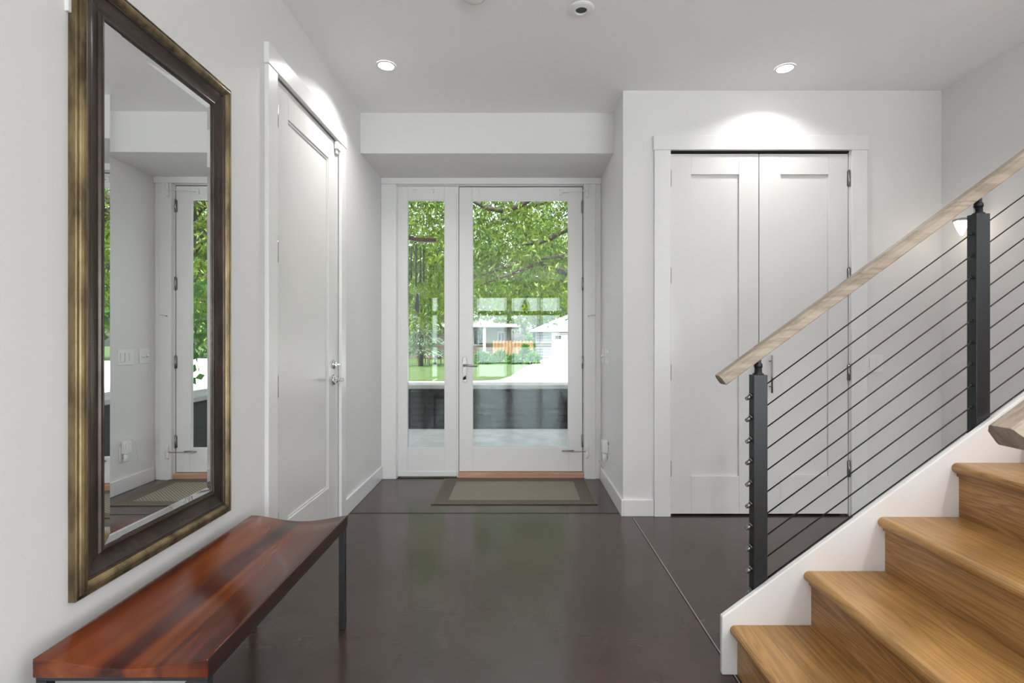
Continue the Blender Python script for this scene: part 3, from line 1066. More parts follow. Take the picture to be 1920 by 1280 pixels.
for lx in (bx0 + 0.004, bx1 - 0.028):
    for ly in (by0 + 0.004, by1 - 0.028):
        mb = MB().box(lx, lx + 0.024, ly, ly + 0.024, 0, fz)
        obj('leg', mb, 'steel', t, bevel=0.0015)

# ------------------------------------------------------------------ door mat
rx0, rx1, ry0, ry1 = -0.626, 0.568, 3.655, 4.318
t = thing('doormat', 'brown woven doormat in front of the glass front door', 'doormat', ((rx0 + rx1) / 2, (ry0 + ry1) / 2, 0))
mb = MB().ring_y((rx0, rx1, ry0, ry1), (rx0 + 0.018, rx1 - 0.018, ry0 + 0.012, ry1 - 0.012), 0, 1)
mb.v = [(x, z, 0.0005 + y * 0.0085) for (x, y, z) in mb.v]
obj('binding', mb, 'mat_edge', t, bevel=0.003)
mb = MB().ring_y((rx0 + 0.018, rx1 - 0.018, ry0 + 0.012, ry1 - 0.012), (rx0 + 0.115, rx1 - 0.115, ry0 + 0.085, ry1 - 0.085), 0, 1)
mb.v = [(x, z, 0.0005 + y * 0.007) for (x, y, z) in mb.v]
obj('border', mb, 'weave_border', t)
mb = MB()
x0, x1, y0, y1 = rx0 + 0.115, rx1 - 0.115, ry0 + 0.085, ry1 - 0.085
mb.box(x0, x1, y0, y1, 0.0005, 0.007)
obj('woven_centre', mb, 'weave', t)

# ------------------------------------------------------------------ staircase
SY0, SY1 = 0.80, 1.80          # tread span in depth
X_N, Z_1, RUN, RISE = 0.7425, 0.177, 0.2597, 0.1900
NT = 9
TH = 0.036
t = thing('staircase', 'golden oak staircase with white stringers rising to the right', 'staircase', (1.9, 1.3, 0))
for k in range(NT):
    xn = X_N + RUN * k
    z1 = Z_1 + RISE * k
    xr = xn + 0.027
    xb = xn + RUN + 0.040
    if k == NT - 1:
        xb = xn + 0.9
    # rounded nosing profile (x, z)
    prof = [(xb, z1), (xb, z1 - TH)]
    rr = TH / 2
    for q in range(9):
        a = -PI / 2 - PI * q / 8
        prof.append((xn + rr + rr * math.cos(a), z1 - rr + rr * math.sin(a)))
    m_ = MB().prism(prof, 'y', SY0, SY1)
    obj('tread', m_, 'oak', t, bevel=0.003)
    zb_ = 0.0 if k == 0 else Z_1 + RISE * (k - 1)
    m_ = MB().box(xr, xr + 0.018, SY0, SY1, zb_ + 0.0005, z1 - TH - 0.0005)
    m_.box(xr - 0.008, xr, SY0, SY1, z1 - TH - 0.012, z1 - TH - 0.0005)
    obj('riser', m_, 'oak_riser', t)

SL = RISE / RUN
xs0 = 0.716
zt0 = EYE - (1156 - 636) * SY1 / 960      # top of the cut end of the stringer
XE_S = 3.30
def stringer(y0, y1, name):
    top_e = zt0 + SL * (XE_S - xs0)
    poly = [(xs0, 0.0), (xs0, zt0), (XE_S, top_e), (XE_S, top_e - 0.62), (xs0 + 0.62 - 0.05, 0.0)]
    m_ = MB().prism(poly, 'y', y0, y1)
    return obj('stringer', m_, 'trim', t, bevel=0.004)
stringer(SY1, SY1 + 0.020, 'far')
stringer(SY0 - 0.020, SY0, 'near')

# ------------------------------------------------------------------ cable railings
def railing(yc, lab):
    """yc: centre of the railing in depth"""
    r = thing('stair_railing', lab, 'railing', (0.86, yc, 0.2), 'cable railings of the stair')
    def ztop(x): return zt0 + SL * (x - xs0)
    posts = [0.838, 1.630, 2.422]
    pw, pd = 0.049, 0.040
    SLC = 0.733
    def cz(k, x): return 0.979 - 0.0776 * k + SLC * (x - 0.838)
    for i, xp in enumerate(posts):
        zt = 1.053 + 0.727 * (xp - 0.838)
        zb0, zb1 = ztop(xp) - 0.09, ztop(xp + pw) - 0.09
        m_ = MB()
        y0, y1 = yc - pd / 2, yc + pd / 2
        poly = [(xp, zb0), (xp + pw, zb1), (xp + pw, zt), (xp, zt)]
        m_.prism(poly, 'y', y0, y1)
        p_ = obj('post', m_, 'black', r, bevel=0.0015)
        xm = xp + pw / 2
        zr = 1.018 + SLC * (xm - 0.735)
        s_ = MB().lathe((xm, yc, zt), [(0.019, 0), (0.019, 0.004), (0.013, 0.007), (0.0115, 0.040)], 'z', 16)
        s_.lathe((xm, yc, zt + 0.030), [(0.0145, -0.004), (0.0145, 0.008), (0.010, 0.014), (0.010, max(0.02, zr - zt - 0.022))], 'z', 16)
        obj('rail_bracket', s_, 'black', p_)
        for k in range(10):
            f_ = MB()
            zc = cz(k, xp)
            d = Vector((1, 0, SLC)).normalized()
            c0 = Vector((xp, yc, zc))
            if i == 0:
                f_.tube([c0 + d * 0.001, c0 - d * 0.004], 0.0095, 12)
                f_.tube([c0 - d * 0.004, c0 - d * 0.022], 0.0075, 6)
                f_.tube([c0 - d * 0.022, c0 - d * 0.025], [0.0075, 0.005], 6)
                obj('cable_fitting', f_, 'bolt', p_)
            else:
                f_.tube([c0 + d * 0.001, c0 - d * 0.007], [0.006, 0.005], 10)
                obj('cable_fitting', f_, 'black', p_)
    for k in range(10):
        m_ = MB()
        xa, xb = 0.838 + pw - 0.003, 2.90
        m_.tube([(xa, yc, cz(k, xa)), (1.63, yc, cz(k, 1.63)), (xb, yc, cz(k, xb))], 0.0024, 8)
        obj('cable', m_, 'cable', r)
    # handrail: eased rectangular section, square-cut end
    d = Vector((1, 0, SLC)).normalized()
    up = Vector((-SLC, 0, 1)).normalized()
    sec = [(-0.027, 0.0), (0.027, 0.0), (0.029, 0.004), (0.029, 0.026), (0.020, 0.038), (0.016, 0.040), (-0.016, 0.040), (-0.020, 0.038), (-0.029, 0.026), (-0.029, 0.004)]
    P0 = Vector((0.737, yc, 1.018))
    P1 = Vector((2.92, yc, 1.018 + SLC * (2.92 - 0.737)))
    vs = [P0 + Vector((0, a, 0)) + up * b for a, b in sec] + [P1 + Vector((0, a, 0)) + up * b for a, b in sec]
    n = len(sec)
    fs = [tuple(range(n)), tuple(reversed(range(n, 2 * n)))] + [(i, (i + 1) % n, (i + 1) % n + n, i + n) for i in range(n)]
    # the rail's own frame lies along the slope, so its grain does too
    m_ = MB().add(vs, fs)
    o = obj('handrail', m_, 'rail', r, bevel=0.001, label='pale limed oak handrail')
    return r
far_rail = railing(1.8415, 'black cable railing with pale oak handrail behind the oak stairs')
near_rail = dup(far_rail, (0.86, 0.7585, 0.2), 'nearer stair railing, only the cut end of its oak handrail showing')

# ------------------------------------------------------------------ ceiling fittings
LAMPS = []
def downlight(x, y, lab, watts, group='recessed ceiling downlights', first=[]):
    if not first:
        t_ = thing('downlight', lab, 'ceiling light', (x, y, ZC), group)
        m_ = MB().lathe((x, y, ZC), [(0.058, -0.0005), (0.0600, -0.002), (0.058, -0.005), (0.048, -0.006), (0.046, -0.0045)], 'z', 40, cap=False)
        obj('trim_ring', m_, 'plastic', t_)
        m_ = MB().lathe((x, y, ZC), [(0.047, -0.0042), (0.030, -0.0048), (0.0, -0.005)], 'z', 40, cap=False)
        obj('lens', m_, 'lens', t_)
        first.append(t_)
    else:
        t_ = dup(first[0], (x, y, ZC), lab, group)
    ld = bpy.data.lights.new('downlight_lamp', 'AREA')
    ld.shape = 'DISK'
    ld.size = 0.09
    ld.energy = watts
    ld.color = (1.0, 0.965, 0.94)
    ld.spread = math.radians(132)
    lo = bpy.data.objects.new('downlight_lamp', ld)
    C.objects.link(lo)
    lo.location = (x, y, ZC - 0.008)
    return t_
downlight(-0.803, 3.11, 'lit round downlight in the ceiling near the left door', LAMP_W * 1.7)
downlight(1.635, 3.14, 'lit round downlight in the ceiling above the closet doors', LAMP_W)
for x, y, k in [(0.3, 0.3, 0.5), (2.0, 0.1, 2.1), (3.4, 0.1, 2.1), (0.2, -1.3, 0.8), (2.3, -1.3, 2.0), (0.0, -3.8, 1.0), (2.2, -3.8, 1.0), (4.1, -1.3, 1.5), (4.1, -3.8, 1.0)]:  # unseen downlights, added as fill for the whole room
    downlight(x, y, 'unseen round downlight added behind the viewer to brighten the room', LAMP_FILL * k)

sx, sy = -0.213, 2.452
t = thing('smoke_detector', 'white smoke detector cut off by the top edge, left of the round fitting', 'smoke detector', (sx, sy, ZC))
mb = MB().lathe((sx, sy, ZC), [(0.066, -0.0005), (0.066, -0.010), (0.060, -0.022), (0.040, -0.034), (0.018, -0.038), (0.0, -0.038)], 'z', 36, cap=False)
obj('body', mb, 'plastic', t)
mb = MB().lathe((sx, sy, ZC), [(0.050, -0.0300), (0.051, -0.0298), (0.0525, -0.0285), (0.053, -0.0270)], 'z', 36, cap=False)
obj('vent_gap', mb, 'vent_grey', t)

sx, sy = 0.316, 2.575
t = thing('ceiling_sprinkler', 'round white ceiling fitting with a dark open centre', 'ceiling fitting', (sx, sy, ZC))
mb = MB().lathe((sx, sy, ZC), [(0.064, -0.0005), (0.065, -0.003), (0.062, -0.007), (0.052, -0.011), (0.040, -0.013), (0.034, -0.014), (0.031, -0.014), (0.029, -0.010), (0.028, -0.004)], 'z', 40, cap=False)
obj('cover_ring', mb, 'plastic', t)
mb = MB().lathe((sx, sy, ZC), [(0.0285, -0.006), (0.0, -0.006)], 'z', 24, cap=False)
obj('recess', mb, 'dark_hole', t)

# ------------------------------------------------------------------ switches, socket, plug, sconce
def plate_y(name, x, z, w_, h_, gangs, lab, cat):
    t_ = thing(name, lab, cat, (x, YC, z - h_ / 2))
    obj('plate', MB().box(x - w_ / 2, x + w_ / 2, YC - 0.006, YC - 0.0003, z - h_ / 2, z + h_ / 2), 'plastic', t_, bevel=0.002)
    for g in range(gangs):
        gx = x + (g - (gangs - 1) / 2) * 0.046
        obj('rocker', MB().box(gx - 0.0165, gx + 0.0165, YC - 0.010, YC - 0.006, z - 0.034, z + 0.034), 'plastic', t_, bevel=0.001)
plate_y('light_switch', 2.383, 1.018, 0.108, 0.120, 2, 'white two-rocker light switch right of the closet doors', 'light switch')

def plate_x(name, y, z, w_, h_, lab, cat, gangs, kind):
    t_ = thing(name, lab, cat, (XE, y, z - h_ / 2))
    obj('plate', MB().box(XE - 0.006, XE - 0.0003, y - w_ / 2, y + w_ / 2, z - h_ / 2, z + h_ / 2), 'plastic', t_, bevel=0.002)
    for g in range(gangs):
        gy = y + (g - (gangs - 1) / 2) * 0.046
        if kind == 'rocker':
            obj('rocker', MB().box(XE - 0.010, XE - 0.006, gy - 0.0165, gy + 0.0165, z - 0.034, z + 0.034), 'plastic', t_, bevel=0.001)
            obj('rocker_slot', MB().box(XE - 0.0105, XE - 0.010, gy - 0.0165, gy - 0.0155, z - 0.02, z + 0.034), 'grey_plastic', t_)
        else:
            obj('knob', MB().lathe((XE - 0.006, gy, z), [(0.012, 0), (0.011, -0.012), (0.006, -0.022)], 'x', 14), 'plastic', t_)
    return t_
plate_x('light_switch', 4.008, 1.04, 0.165, 0.120, 'white three-rocker switch plate on the entry return wall', 'light switch', 3, 'rocker')
plate_x('dimmer_switch', 4.212, 1.045, 0.115, 0.120, 'white plate with small knobs nearest the front door', 'dimmer switch', 2, 'knob')
t = thing('wall_socket', 'white wall socket low on the entry return wall', 'wall socket', (XE, 3.985, 0.24))
obj('plate', MB().box(XE - 0.006, XE - 0.0003, 3.945, 4.020, 0.24, 0.36), 'plastic', t, bevel=0.002)
obj('slots', MB().box(XE - 0.0065, XE - 0.006, 3.968, 3.998, 0.262, 0.268), 'grey_plastic', t)
t = thing('plug_adapter', 'white plug-in adapter with cord in the low wall socket', 'adapter', (XE - 0.03, 3.985, 0.27))
obj('body', MB().box(XE - 0.052, XE - 0.0068, 3.955, 4.012, 0.300, 0.395), 'plastic', t, bevel=0.006)
mb = MB().lathe((XE - 0.030, 3.975, 0.235), [(0.008, 0), (0.017, 0.012), (0.017, 0.055), (0.012, 0.063)], 'z', 16)
obj('lower_plug', mb, 'plastic', t)
mb = MB().tube([(XE - 0.03, 3.978, 0.395), (XE - 0.045, 3.96, 0.425), (XE - 0.055, 3.99, 0.415), (XE - 0.060, 4.03, 0.385), (XE - 0.05, 4.06, 0.30),
                (XE - 0.035, 4.10, 0.215), (XE - 0.03, 4.16, 0.19), (XE - 0.03, 4.22, 0.185), (XE - 0.028, 4.27, 0.160), (XE - 0.026, 4.31, 0.150)], 0.0022, 8)
obj('cord', mb, 'plastic', t)
mb = MB().tube([(XE - 0.05, 3.965, 0.395), (XE - 0.065, 3.945, 0.415), (XE - 0.060, 3.93, 0.38), (XE - 0.050, 3.945, 0.34)], 0.0022, 8)
obj('cord_loop', mb, 'plastic', t)

wy, wz = 3.165, 1.878
t = thing('wall_sconce', 'small lit wall sconce glimpsed left of the upper railing post', 'wall light', (XR, wy, wz - 0.06))
obj('back_plate', MB().lathe((XR - 0.0003, wy, wz), [(0.045, 0), (0.045, -0.008), (0.035, -0.014)], 'x', 24), 'nickel', t)
obj('arm', MB().tube([(XR - 0.014, wy, wz + 0.02), (XR - 0.05, wy, wz + 0.035), (XR - 0.080, wy, wz + 0.040)], 0.008, 10), 'nickel', t)
obj('cap', MB().lathe((XR - 0.09, wy, wz + 0.030), [(0.045, 0), (0.045, 0.014), (0.02, 0.02)], 'z', 24), 'nickel', t)
obj('shade', MB().lathe((XR - 0.09, wy, wz - 0.045), [(0.006, -0.01), (0.018, 0.014), (0.030, 0.045), (0.040, 0.074)], 'z', 24, cap=False), 'bulb', t)
ld = bpy.data.lights.new('sconce_lamp', 'POINT')
ld.energy = 0.35
ld.color = (1.0, 0.88, 0.72)
ld.shadow_soft_size = 0.03
lo = bpy.data.objects.new('sconce_lamp', ld)
C.objects.link(lo)
lo.location = (XR - 0.16, wy, wz - 0.03)

t = thing('bounce_rug', 'large pale rug added behind the viewer to bounce light', 'rug', (2.82, -2.45, 0))
obj('pile', MB().box(0.95, 4.7, -5.6, 0.70, 0.0005, 0.012), 'rug', t)  # unseen pale surface, added to reflect lamp light up to the ceiling

# pendant lamp in the room behind (shows in the door's reflection)
px, py, pz = 0.18, -3.2, 1.86
t = thing('pendant_lamp', 'small brass pendant lamp mirrored in the front door glass', 'pendant lamp', (px, py, pz))
obj('cord', MB().tube([(px, py, pz + 0.28), (px, py, ZC)], 0.004, 8), 'black', t)
obj('lamp_shade', MB().lathe((px, py, pz), [(0.10, 0), (0.095, 0.10), (0.07, 0.18), (0.035, 0.24), (0.02, 0.28)], 'z', 24, cap=False), 'brass', t)

# ------------------------------------------------------------------ outside: porch
mb = MB().box(-6, 1.25, 4.5, 7.32, -0.30, -0.10)
struct('porch_floor', mb, 'concrete', 'grey concrete porch floor outside the front door')
mb = MB().box(-1.45, 5.2, -6.15, 4.5, ZC + 0.30, 6.0)
mb.box(-7.0, -1.45, -6.15, 4.5, -0.5, 6.0)
struct('wall_upper_storey', mb, 'white_paint')
t = thing('stone_wall', 'low stacked grey stone wall with pale cap around the porch', 'garden wall', (0, 7.5, -0.5))
mb = MB()
mb.box(-6, 1.64, 7.32, 7.62, -0.5, 0.475)
mb.box(1.30, 1.64, 4.52, 7.32, -0.5, 0.475)
obj('stone_face', mb, 'stone', t)
mb = MB()
mb.box(-6, 1.70, 7.26, 7.68, 0.475, 0.535)
mb.box(1.24, 1.70, 4.52, 7.26, 0.475, 0.535)
obj('cap', mb, 'capstone', t, bevel=0.008)

# wind chime under the eave
cxm, cym = -1.04, 5.20
t = thing('wind_chime', 'wind chime with curved wooden top and dark tubes hanging outside the sidelight', 'wind chime', (cxm, cym, 1.44))
mb = MB()
N = 16
vs, fs = [], []
for i in range(N + 1):
    u = -1 + 2 * i / N
    x = cxm + 0.205 * u
    zc = 2.215 - 0.030 * u - 0.0 + 0.030 * (u * u) * (1 if u < 0 else 0.0) - 0.022 * math.cos(u * PI / 2)
    for (a, b_) in ((-0.03, -0.019), (0.03, -0.019), (0.03, 0.019), (-0.03, 0.019)):
        vs.append((x, cym + a, zc + b_))
for i in range(N):
    for k in range(4):
        k2 = (k + 1) % 4
        fs.append((i * 4 + k, i * 4 + k2, (i + 1) * 4 + k2, (i + 1) * 4 + k))
fs += [(0, 1, 2, 3), tuple(N * 4 + k for k in (3, 2, 1, 0))]
mb.add(vs, fs)
obj('wooden_top', mb, 'chime_wood', t, bevel=0.004)
for px_i, zt, zb_ in ((766, 488, 562), (772, 463, 525), (779.5, 460, 537), (787, 461, 530), (794, 466, 527)):
    x = (px_i - 972) * cym / 960
    z1, z0 = EYE + (636 - zt) * cym / 960, EYE + (636 - zb_) * cym / 960
    yy = cym + 0.03 * math.sin(px_i)
    o = obj('tube', MB().tube([(x, yy, z0), (x, yy, z1)], 0.0075, 12), 'tube', t)
    obj('string', MB().tube([(x, yy, z1), (x, cym, 2.20)], 0.0012, 6), 'black', o)
xs_ = (782 - 972) * cym / 960
sail = MB().prism([(xs_ - 0.004, 1.645), (xs_ + 0.014, 1.645), (xs_ + 0.022, 1.52), (xs_ + 0.018, 1.44), (xs_ - 0.028, 1.49)], 'y', cym - 0.003, cym + 0.003)
o = obj('wind_sail', sail, 'black', t)
obj('string', MB().tube([(xs_, cym, 1.645), (xs_, cym, 2.19)], 0.0012, 6), 'black', o)
obj('hanging_cord', MB().tube([(cxm - 0.15, cym, 2.225), (cxm, cym, 2.88), (cxm + 0.15, cym, 2.20)], 0.0018, 6), 'black', t)
obj('bracket', MB().tube([(cxm, 4.5, 2.75), (cxm, 4.8, 2.87), (cxm, cym + 0.03, 2.885)], 0.010, 10), 'black', t)

# ------------------------------------------------------------------ outside: ground
GZ = -0.5
mb = MB()
mb.add([(-120, -120, GZ), (120, -120, GZ), (120, 140, GZ), (-120, 140, GZ)], [(0, 1, 2, 3)])
struct('ground_lawn', mb, 'grass', 'sunlit green lawn')
mb = MB()
edge = []
# driveway: band right in front of the porch and a wide arm to the garage, with a curved lawn corner
pts = [(-40, 7.7), (40, 7.7), (40, 45), (1.35, 45), (1.3, 38), (0.9, 34), (0.35, 30), (-0.1, 26), (-0.35, 23), (-0.8, 21), (-2.0, 20.3), (-4, 20.2), (-40, 20)]
mb.prism(pts, 'z', GZ - 0.1, GZ + 0.02)
struct('ground_driveway', mb, 'drive', 'pale concrete driveway in bright sun')

mb = MB().box(-8, 14, -18, -6.16, GZ, -0.12)  # unseen paving, added so the grass does not tint the light green
struct('ground_added_terrace', mb, 'concrete')

# ------------------------------------------------------------------ leaves
def leaf_cloud(centers, dirs, length, width, rng, droop=0.5):
    """one diamond leaf, folded along its rib, at every centre"""
    n = len(centers)
    d = dirs + rng.normal(0, 0.55, (n, 3))
    d[:, 2] -= droop
    d /= np.linalg.norm(d, axis=1)[:, None]
    r = rng.normal(0, 1, (n, 3))
    r[:, 2] *= 0.5
    s = np.cross(d, r)
    s /= np.linalg.norm(s, axis=1)[:, None] + 1e-9
    nn = np.cross(s, d)
    L = length * rng.uniform(0.65, 1.25, (n, 1))
    W = width * rng.uniform(0.7, 1.2, (n, 1))
    a = centers
    m1 = centers + d * L * 0.45 + s * W * 0.5 + nn * W * 0.15
    m2 = centers + d * L * 0.45 - s * W * 0.5 + nn * W * 0.15
    e = centers + d * L
    v = np.stack([a, m1, e, m2], 1).reshape(-1, 3)
    i = np.arange(n)[:, None] * 4
    f = np.concatenate([i + np.array([[0, 1, 2]]), i + np.array([[0, 2, 3]])], 0)
    return v, f


def cloud_obj(name, v, f, m, parent=None):
    b = WLOC[parent.name] if parent is not None else Vector((0, 0, 0))
    me = bpy.data.meshes.new(name)
    v = v - np.array(b)[None]
    me.vertices.add(len(v)); me.vertices.foreach_set('co', v.astype(np.float32).ravel())
    nf = len(f)
    me.loops.add(nf * 3); me.loops.foreach_set('vertex_index', f.astype(np.int32).ravel())
    me.polygons.add(nf)
    me.polygons.foreach_set('loop_start', np.arange(0, nf * 3, 3, dtype=np.int32))
    me.update(calc_edges=True)
    me.materials.append(M[m])
    o = bpy.data.objects.new(name, me)
    C.objects.link(o)
    if parent is not None: o.parent = parent
    WLOC[o.name] = b
    return o


rng = np.random.default_rng(11)

# the big tree whose limbs hang over the driveway
TB = (5.6, 10.2, GZ)
tree = thing('shade_tree', 'large leafy tree overhanging the view through the front door', 'tree', TB)
mb = MB()
mb.tube([(5.6, 10.2, GZ - 0.1), (5.55, 10.2, 0.2), (5.45, 10.15, 0.9), (5.3, 10.1, 1.4), (5.1, 10.0, 1.9)], [0.42, 0.34, 0.30, 0.28, 0.2], 16)
obj('trunk', mb, 'bark', tree)
BR = [
    ([(5.35, 10.1, 1.2), (4.7, 10, 1.68), (4.03, 10, 2.07), (3.64, 10, 2.30), (2.9, 10, 2.58), (2.2, 10, 2.62), (1.6, 10, 2.48), (0.98, 10, 2.47), (0.68, 10, 2.55), (0.45, 10, 2.66), (0.33, 10, 2.65), (0.0, 10.1, 2.52), (-0.45, 10.2, 2.38), (-0.9, 10.3, 2.2)],
     [0.19, 0.15, 0.125, 0.115, 0.10, 0.085, 0.07, 0.062, 0.058, 0.05, 0.042, 0.034, 0.026, 0.012]),
    ([(5.25, 10.1, 1.4), (4.5, 10, 2.2), (4.0, 10, 2.78), (3.64, 10, 3.19), (2.8, 10, 3.60), (1.8, 10, 3.62), (0.98, 10, 3.35), (0.66, 10, 3.18), (0.40, 10, 3.06), (-0.1, 9.9, 3.0)],
     [0.17, 0.13, 0.115, 0.105, 0.09, 0.075, 0.06, 0.05, 0.04, 0.015]),
    ([(5.15, 10.05, 1.7), (4.5, 9.9, 2.55), (4.0, 9.8, 3.19), (3.64, 9.7, 3.62), (2.6, 9.5, 4.35), (1.4, 9.2, 4.45), (0.26, 9, 3.68), (0.03, 9, 3.53), (-0.25, 9, 3.43), (-0.53, 9, 3.48), (-0.82, 9, 3.62), (-1.5, 9, 3.8)],
     [0.16, 0.14, 0.13, 0.12, 0.10, 0.08, 0.05, 0.048, 0.046, 0.042, 0.035, 0.015]),
    ([(5.1, 10, 1.9), (5.6, 11.0, 3.2), (6.4, 12.0, 4.8), (7.0, 12.6, 6.2)], [0.19, 0.15, 0.1, 0.04]),
    ([(5.1, 10, 1.9), (4.6, 10.8, 3.4), (3.2, 12.0, 4.6), (1.6, 13.0, 5.0), (0.0, 13.6, 4.6), (-1.4, 13.8, 3.9), (-2.6, 13.6, 3.3)], [0.17, 0.13, 0.1, 0.08, 0.06, 0.045, 0.015]),
    ([(2.2, 10, 2.62), (1.2, 11.0, 3.0), (0.2, 11.8, 3.0), (-1.0, 12.4, 2.7), (-2.0, 12.6, 2.3)], [0.06, 0.05, 0.04, 0.03, 0.012]),
]
for pts, rs in BR:
    obj('branch', MB().tube(pts, rs, 12), 'bark', tree)

def canopy(n_clumps, leaves_per, box, size, length, width, keep=None, droop=0.55):
    cs = []
    while len(cs) < n_clumps:
        p = np.array([rng.uniform(box[0], box[1]), rng.uniform(box[2], box[3]), rng.uniform(box[4], box[5])])
        if keep is None or keep(p): cs.append(p)
    cs = np.array(cs)
    k = leaves_per
    c = np.repeat(cs, k, 0)
    # leaves hang along short twigs through each clump
    tw = rng.normal(0, 1, (n_clumps, 4, 3)); tw[:, :, 2] = -np.abs(tw[:, :, 2]) * 0.7
    tw /= np.linalg.norm(tw, axis=2)[:, :, None]
    ti = rng.integers(0, 4, n_clumps * k)
    ci = np.repeat(np.arange(n_clumps), k)
    u = rng.uniform(0.05, 1, (n_clumps * k, 1))
    d = tw[ci, ti]
    pos = c + d * u * size + rng.normal(0, 0.02, (n_clumps * k, 3)) * (size / 0.35)
    return leaf_cloud(pos, d * 0.8, length, width, rng, droop)

def under(p):
    # hanging lower edge of the crown: lower on the left, higher on the right
    x, y, z = p
    s = (z - EYE) / y
    if x / y < -0.14: lim = 0.03
    elif x < 2: lim = 0.068 + 0.015 * math.sin(3 * x + y)
    else: lim = 0.05
    return s > lim
v1, f1 = canopy(5600, 20, (-5, 8, 8.3, 17, 1.3, 5.8), 0.40, 0.115, 0.042, under)
cloud_obj('foliage', v1, f1, 'leaf', tree)

# shrub beside the porch's right-hand wall
sh = thing('leafy_shrub', 'broad leaved shrub behind the porch side wall, seen in the mirror', 'shrub', (2.2, 6.5, GZ))
mb = MB()
for a in range(7):
    an = a * 0.9
    mb.tube([(2.2, 6.5, GZ), (2.2 + 0.15 * math.cos(an), 6.5 + 0.2 * math.sin(an), 0.6), (2.1 + 0.4 * math.cos(an), 6.5 + 0.6 * math.sin(an), 1.3 + 0.05 * a)], [0.02, 0.015, 0.006], 8)
obj('stems', mb, 'bark', sh)
v2, f2 = canopy(100, 12, (1.55, 3.1, 5.6, 7.4, 0.75, 2.0), 0.25, 0.13, 0.085)
cloud_obj('foliage', v2, f2, 'leaf2', sh)

# ------------------------------------------------------------------ garage across the drive
GY = 41.0
g = thing('garage', 'white garage with hipped roof across the driveway', 'garage', (5, GY, GZ))
mb = MB().box(1.38, 9.6, GY, GY + 6.5, GZ, 1.86)
obj('wall', mb, 'siding', g)
mb = MB()
e0, e1, f0, f1_ = 0.95, 10.1, GY - 0.45, GY + 6.9
mb.add([(e0, f0, 1.92), (e1, f0, 1.92), (e1, f1_, 1.92), (e0, f1_, 1.92), (e0 + 3.6, GY + 3.2, 3.45), (e1 - 3.6, GY + 3.2, 3.45),
        (e0, f0, 1.78), (e1, f0, 1.78), (e1, f1_, 1.78), (e0, f1_, 1.78)],
       [(0, 1, 5, 4), (1, 2, 5), (2, 3, 4, 5), (3, 0, 4), (6, 7, 1, 0), (7, 8, 2, 1), (8, 9, 3, 2), (9, 6, 0, 3), (6, 9, 8, 7)])
obj('roof', mb, 'roof', g)
mb = MB().ring_y((2.66, 7.7, GZ, 1.72), (2.80, 7.55, GZ, 1.60), GY - 0.06, GY)
obj('door_casing', mb, 'white_paint', g)
mb = MB()
for k in range(4):
    mb.box(2.80, 7.55, GY - 0.04, GY - 0.005, GZ + 0.02 + k * 0.52, GZ + 0.525 + k * 0.52)
gd = obj('garage_door', mb, 'white_paint', g, bevel=0.01)
for k in range(4):
    x = 2.95 + k * 1.15
    m_ = MB()
    for a in range(2):
        for b_ in range(2):
            m_.box(x + a * 0.24, x + a * 0.24 + 0.21, GY - 0.05, GY - 0.041, 1.22 + b_ * 0.13, 1.33 + b_ * 0.13)
    obj('window', m_, 'dark_glass', gd)

# ------------------------------------------------------------------ neighbour house
h = thing('house', 'beige house with brick base and white porch post behind the lawn', 'house', (-6, 44, GZ))
obj('wall', MB().box(-14, -0.75, 45, 52, 0.62, 2.45), 'beige', h)
obj('brick_base', MB().box(-14, -0.75, 44.95, 52, GZ, 0.62), 'brick', h)
mb = MB()
mb.add([(-15, 43.2, 2.45), (0.05, 43.2, 2.45), (0.05, 53.5, 2.45), (-15, 53.5, 2.45), (-11, 48.5, 2.85), (-4.2, 48.5, 2.85), (-15, 43.2, 2.25), (0.05, 43.2, 2.25), (0.05, 53.5, 2.25), (-15, 53.5, 2.25)],
       [(0, 1, 5, 4), (1, 2, 5), (2, 3, 4, 5), (3, 0, 4), (6, 7, 1, 0), (7, 8, 2, 1), (8, 9, 3, 2), (9, 6, 0, 3), (6, 9, 8, 7)])
obj('roof', mb, 'roof_dark', h)
obj('fascia', MB().box(-15.02, 0.07, 43.16, 43.2, 2.22, 2.47), 'white_paint', h)
obj('porch_post', MB().box(-3.0, -2.76, 43.3, 43.54, GZ, 2.25), 'white_paint', h)
for x0, x1, z0, z1 in ((-3.9, -3.1, 0.75, 1.95), (-1.75, -1.25, 0.85, 1.75), (-9.5, -8.3, 0.8, 1.9)):
    f_ = MB().ring_y((x0 - 0.1, x1 + 0.1, z0 - 0.1, z1 + 0.1), (x0, x1, z0, z1), 44.88, 45.0)
    f_.box((x0 + x1) / 2 - 0.04, (x0 + x1) / 2 + 0.04, 44.9, 44.99, z0, z1)
    wf = obj('window', f_, 'white_paint', h)
    obj('pane', MB().box(x0, x1, 44.95, 44.985, z0, z1), 'dark_glass', wf)

# fence
fy = 38.0
t = thing('wooden_fence', 'orange brown wooden fence between house and garage', 'fence', (-0.4, fy, GZ))
mb = MB()
x = -1.9
k = 0
while x < 1.1:
    yo = 0.0 if k % 2 == 0 else 0.06
    zt = 1.08 + 0.02 * math.sin(k * 2.1) + (0.0 if k % 2 == 0 else -0.06)
    mb.box(x, x + 0.135, fy + yo, fy + yo + 0.025, GZ, zt)
    x += 0.125
    k += 1
obj('boards', mb, 'cedar', t)
mb = MB().box(-1.9, 1.1, fy + 0.026, fy + 0.059, 0.55, 0.65)
mb.box(-1.9, 1.1, fy + 0.026, fy + 0.059, -0.25, -0.15)
obj('rails', mb, 'cedar', t)

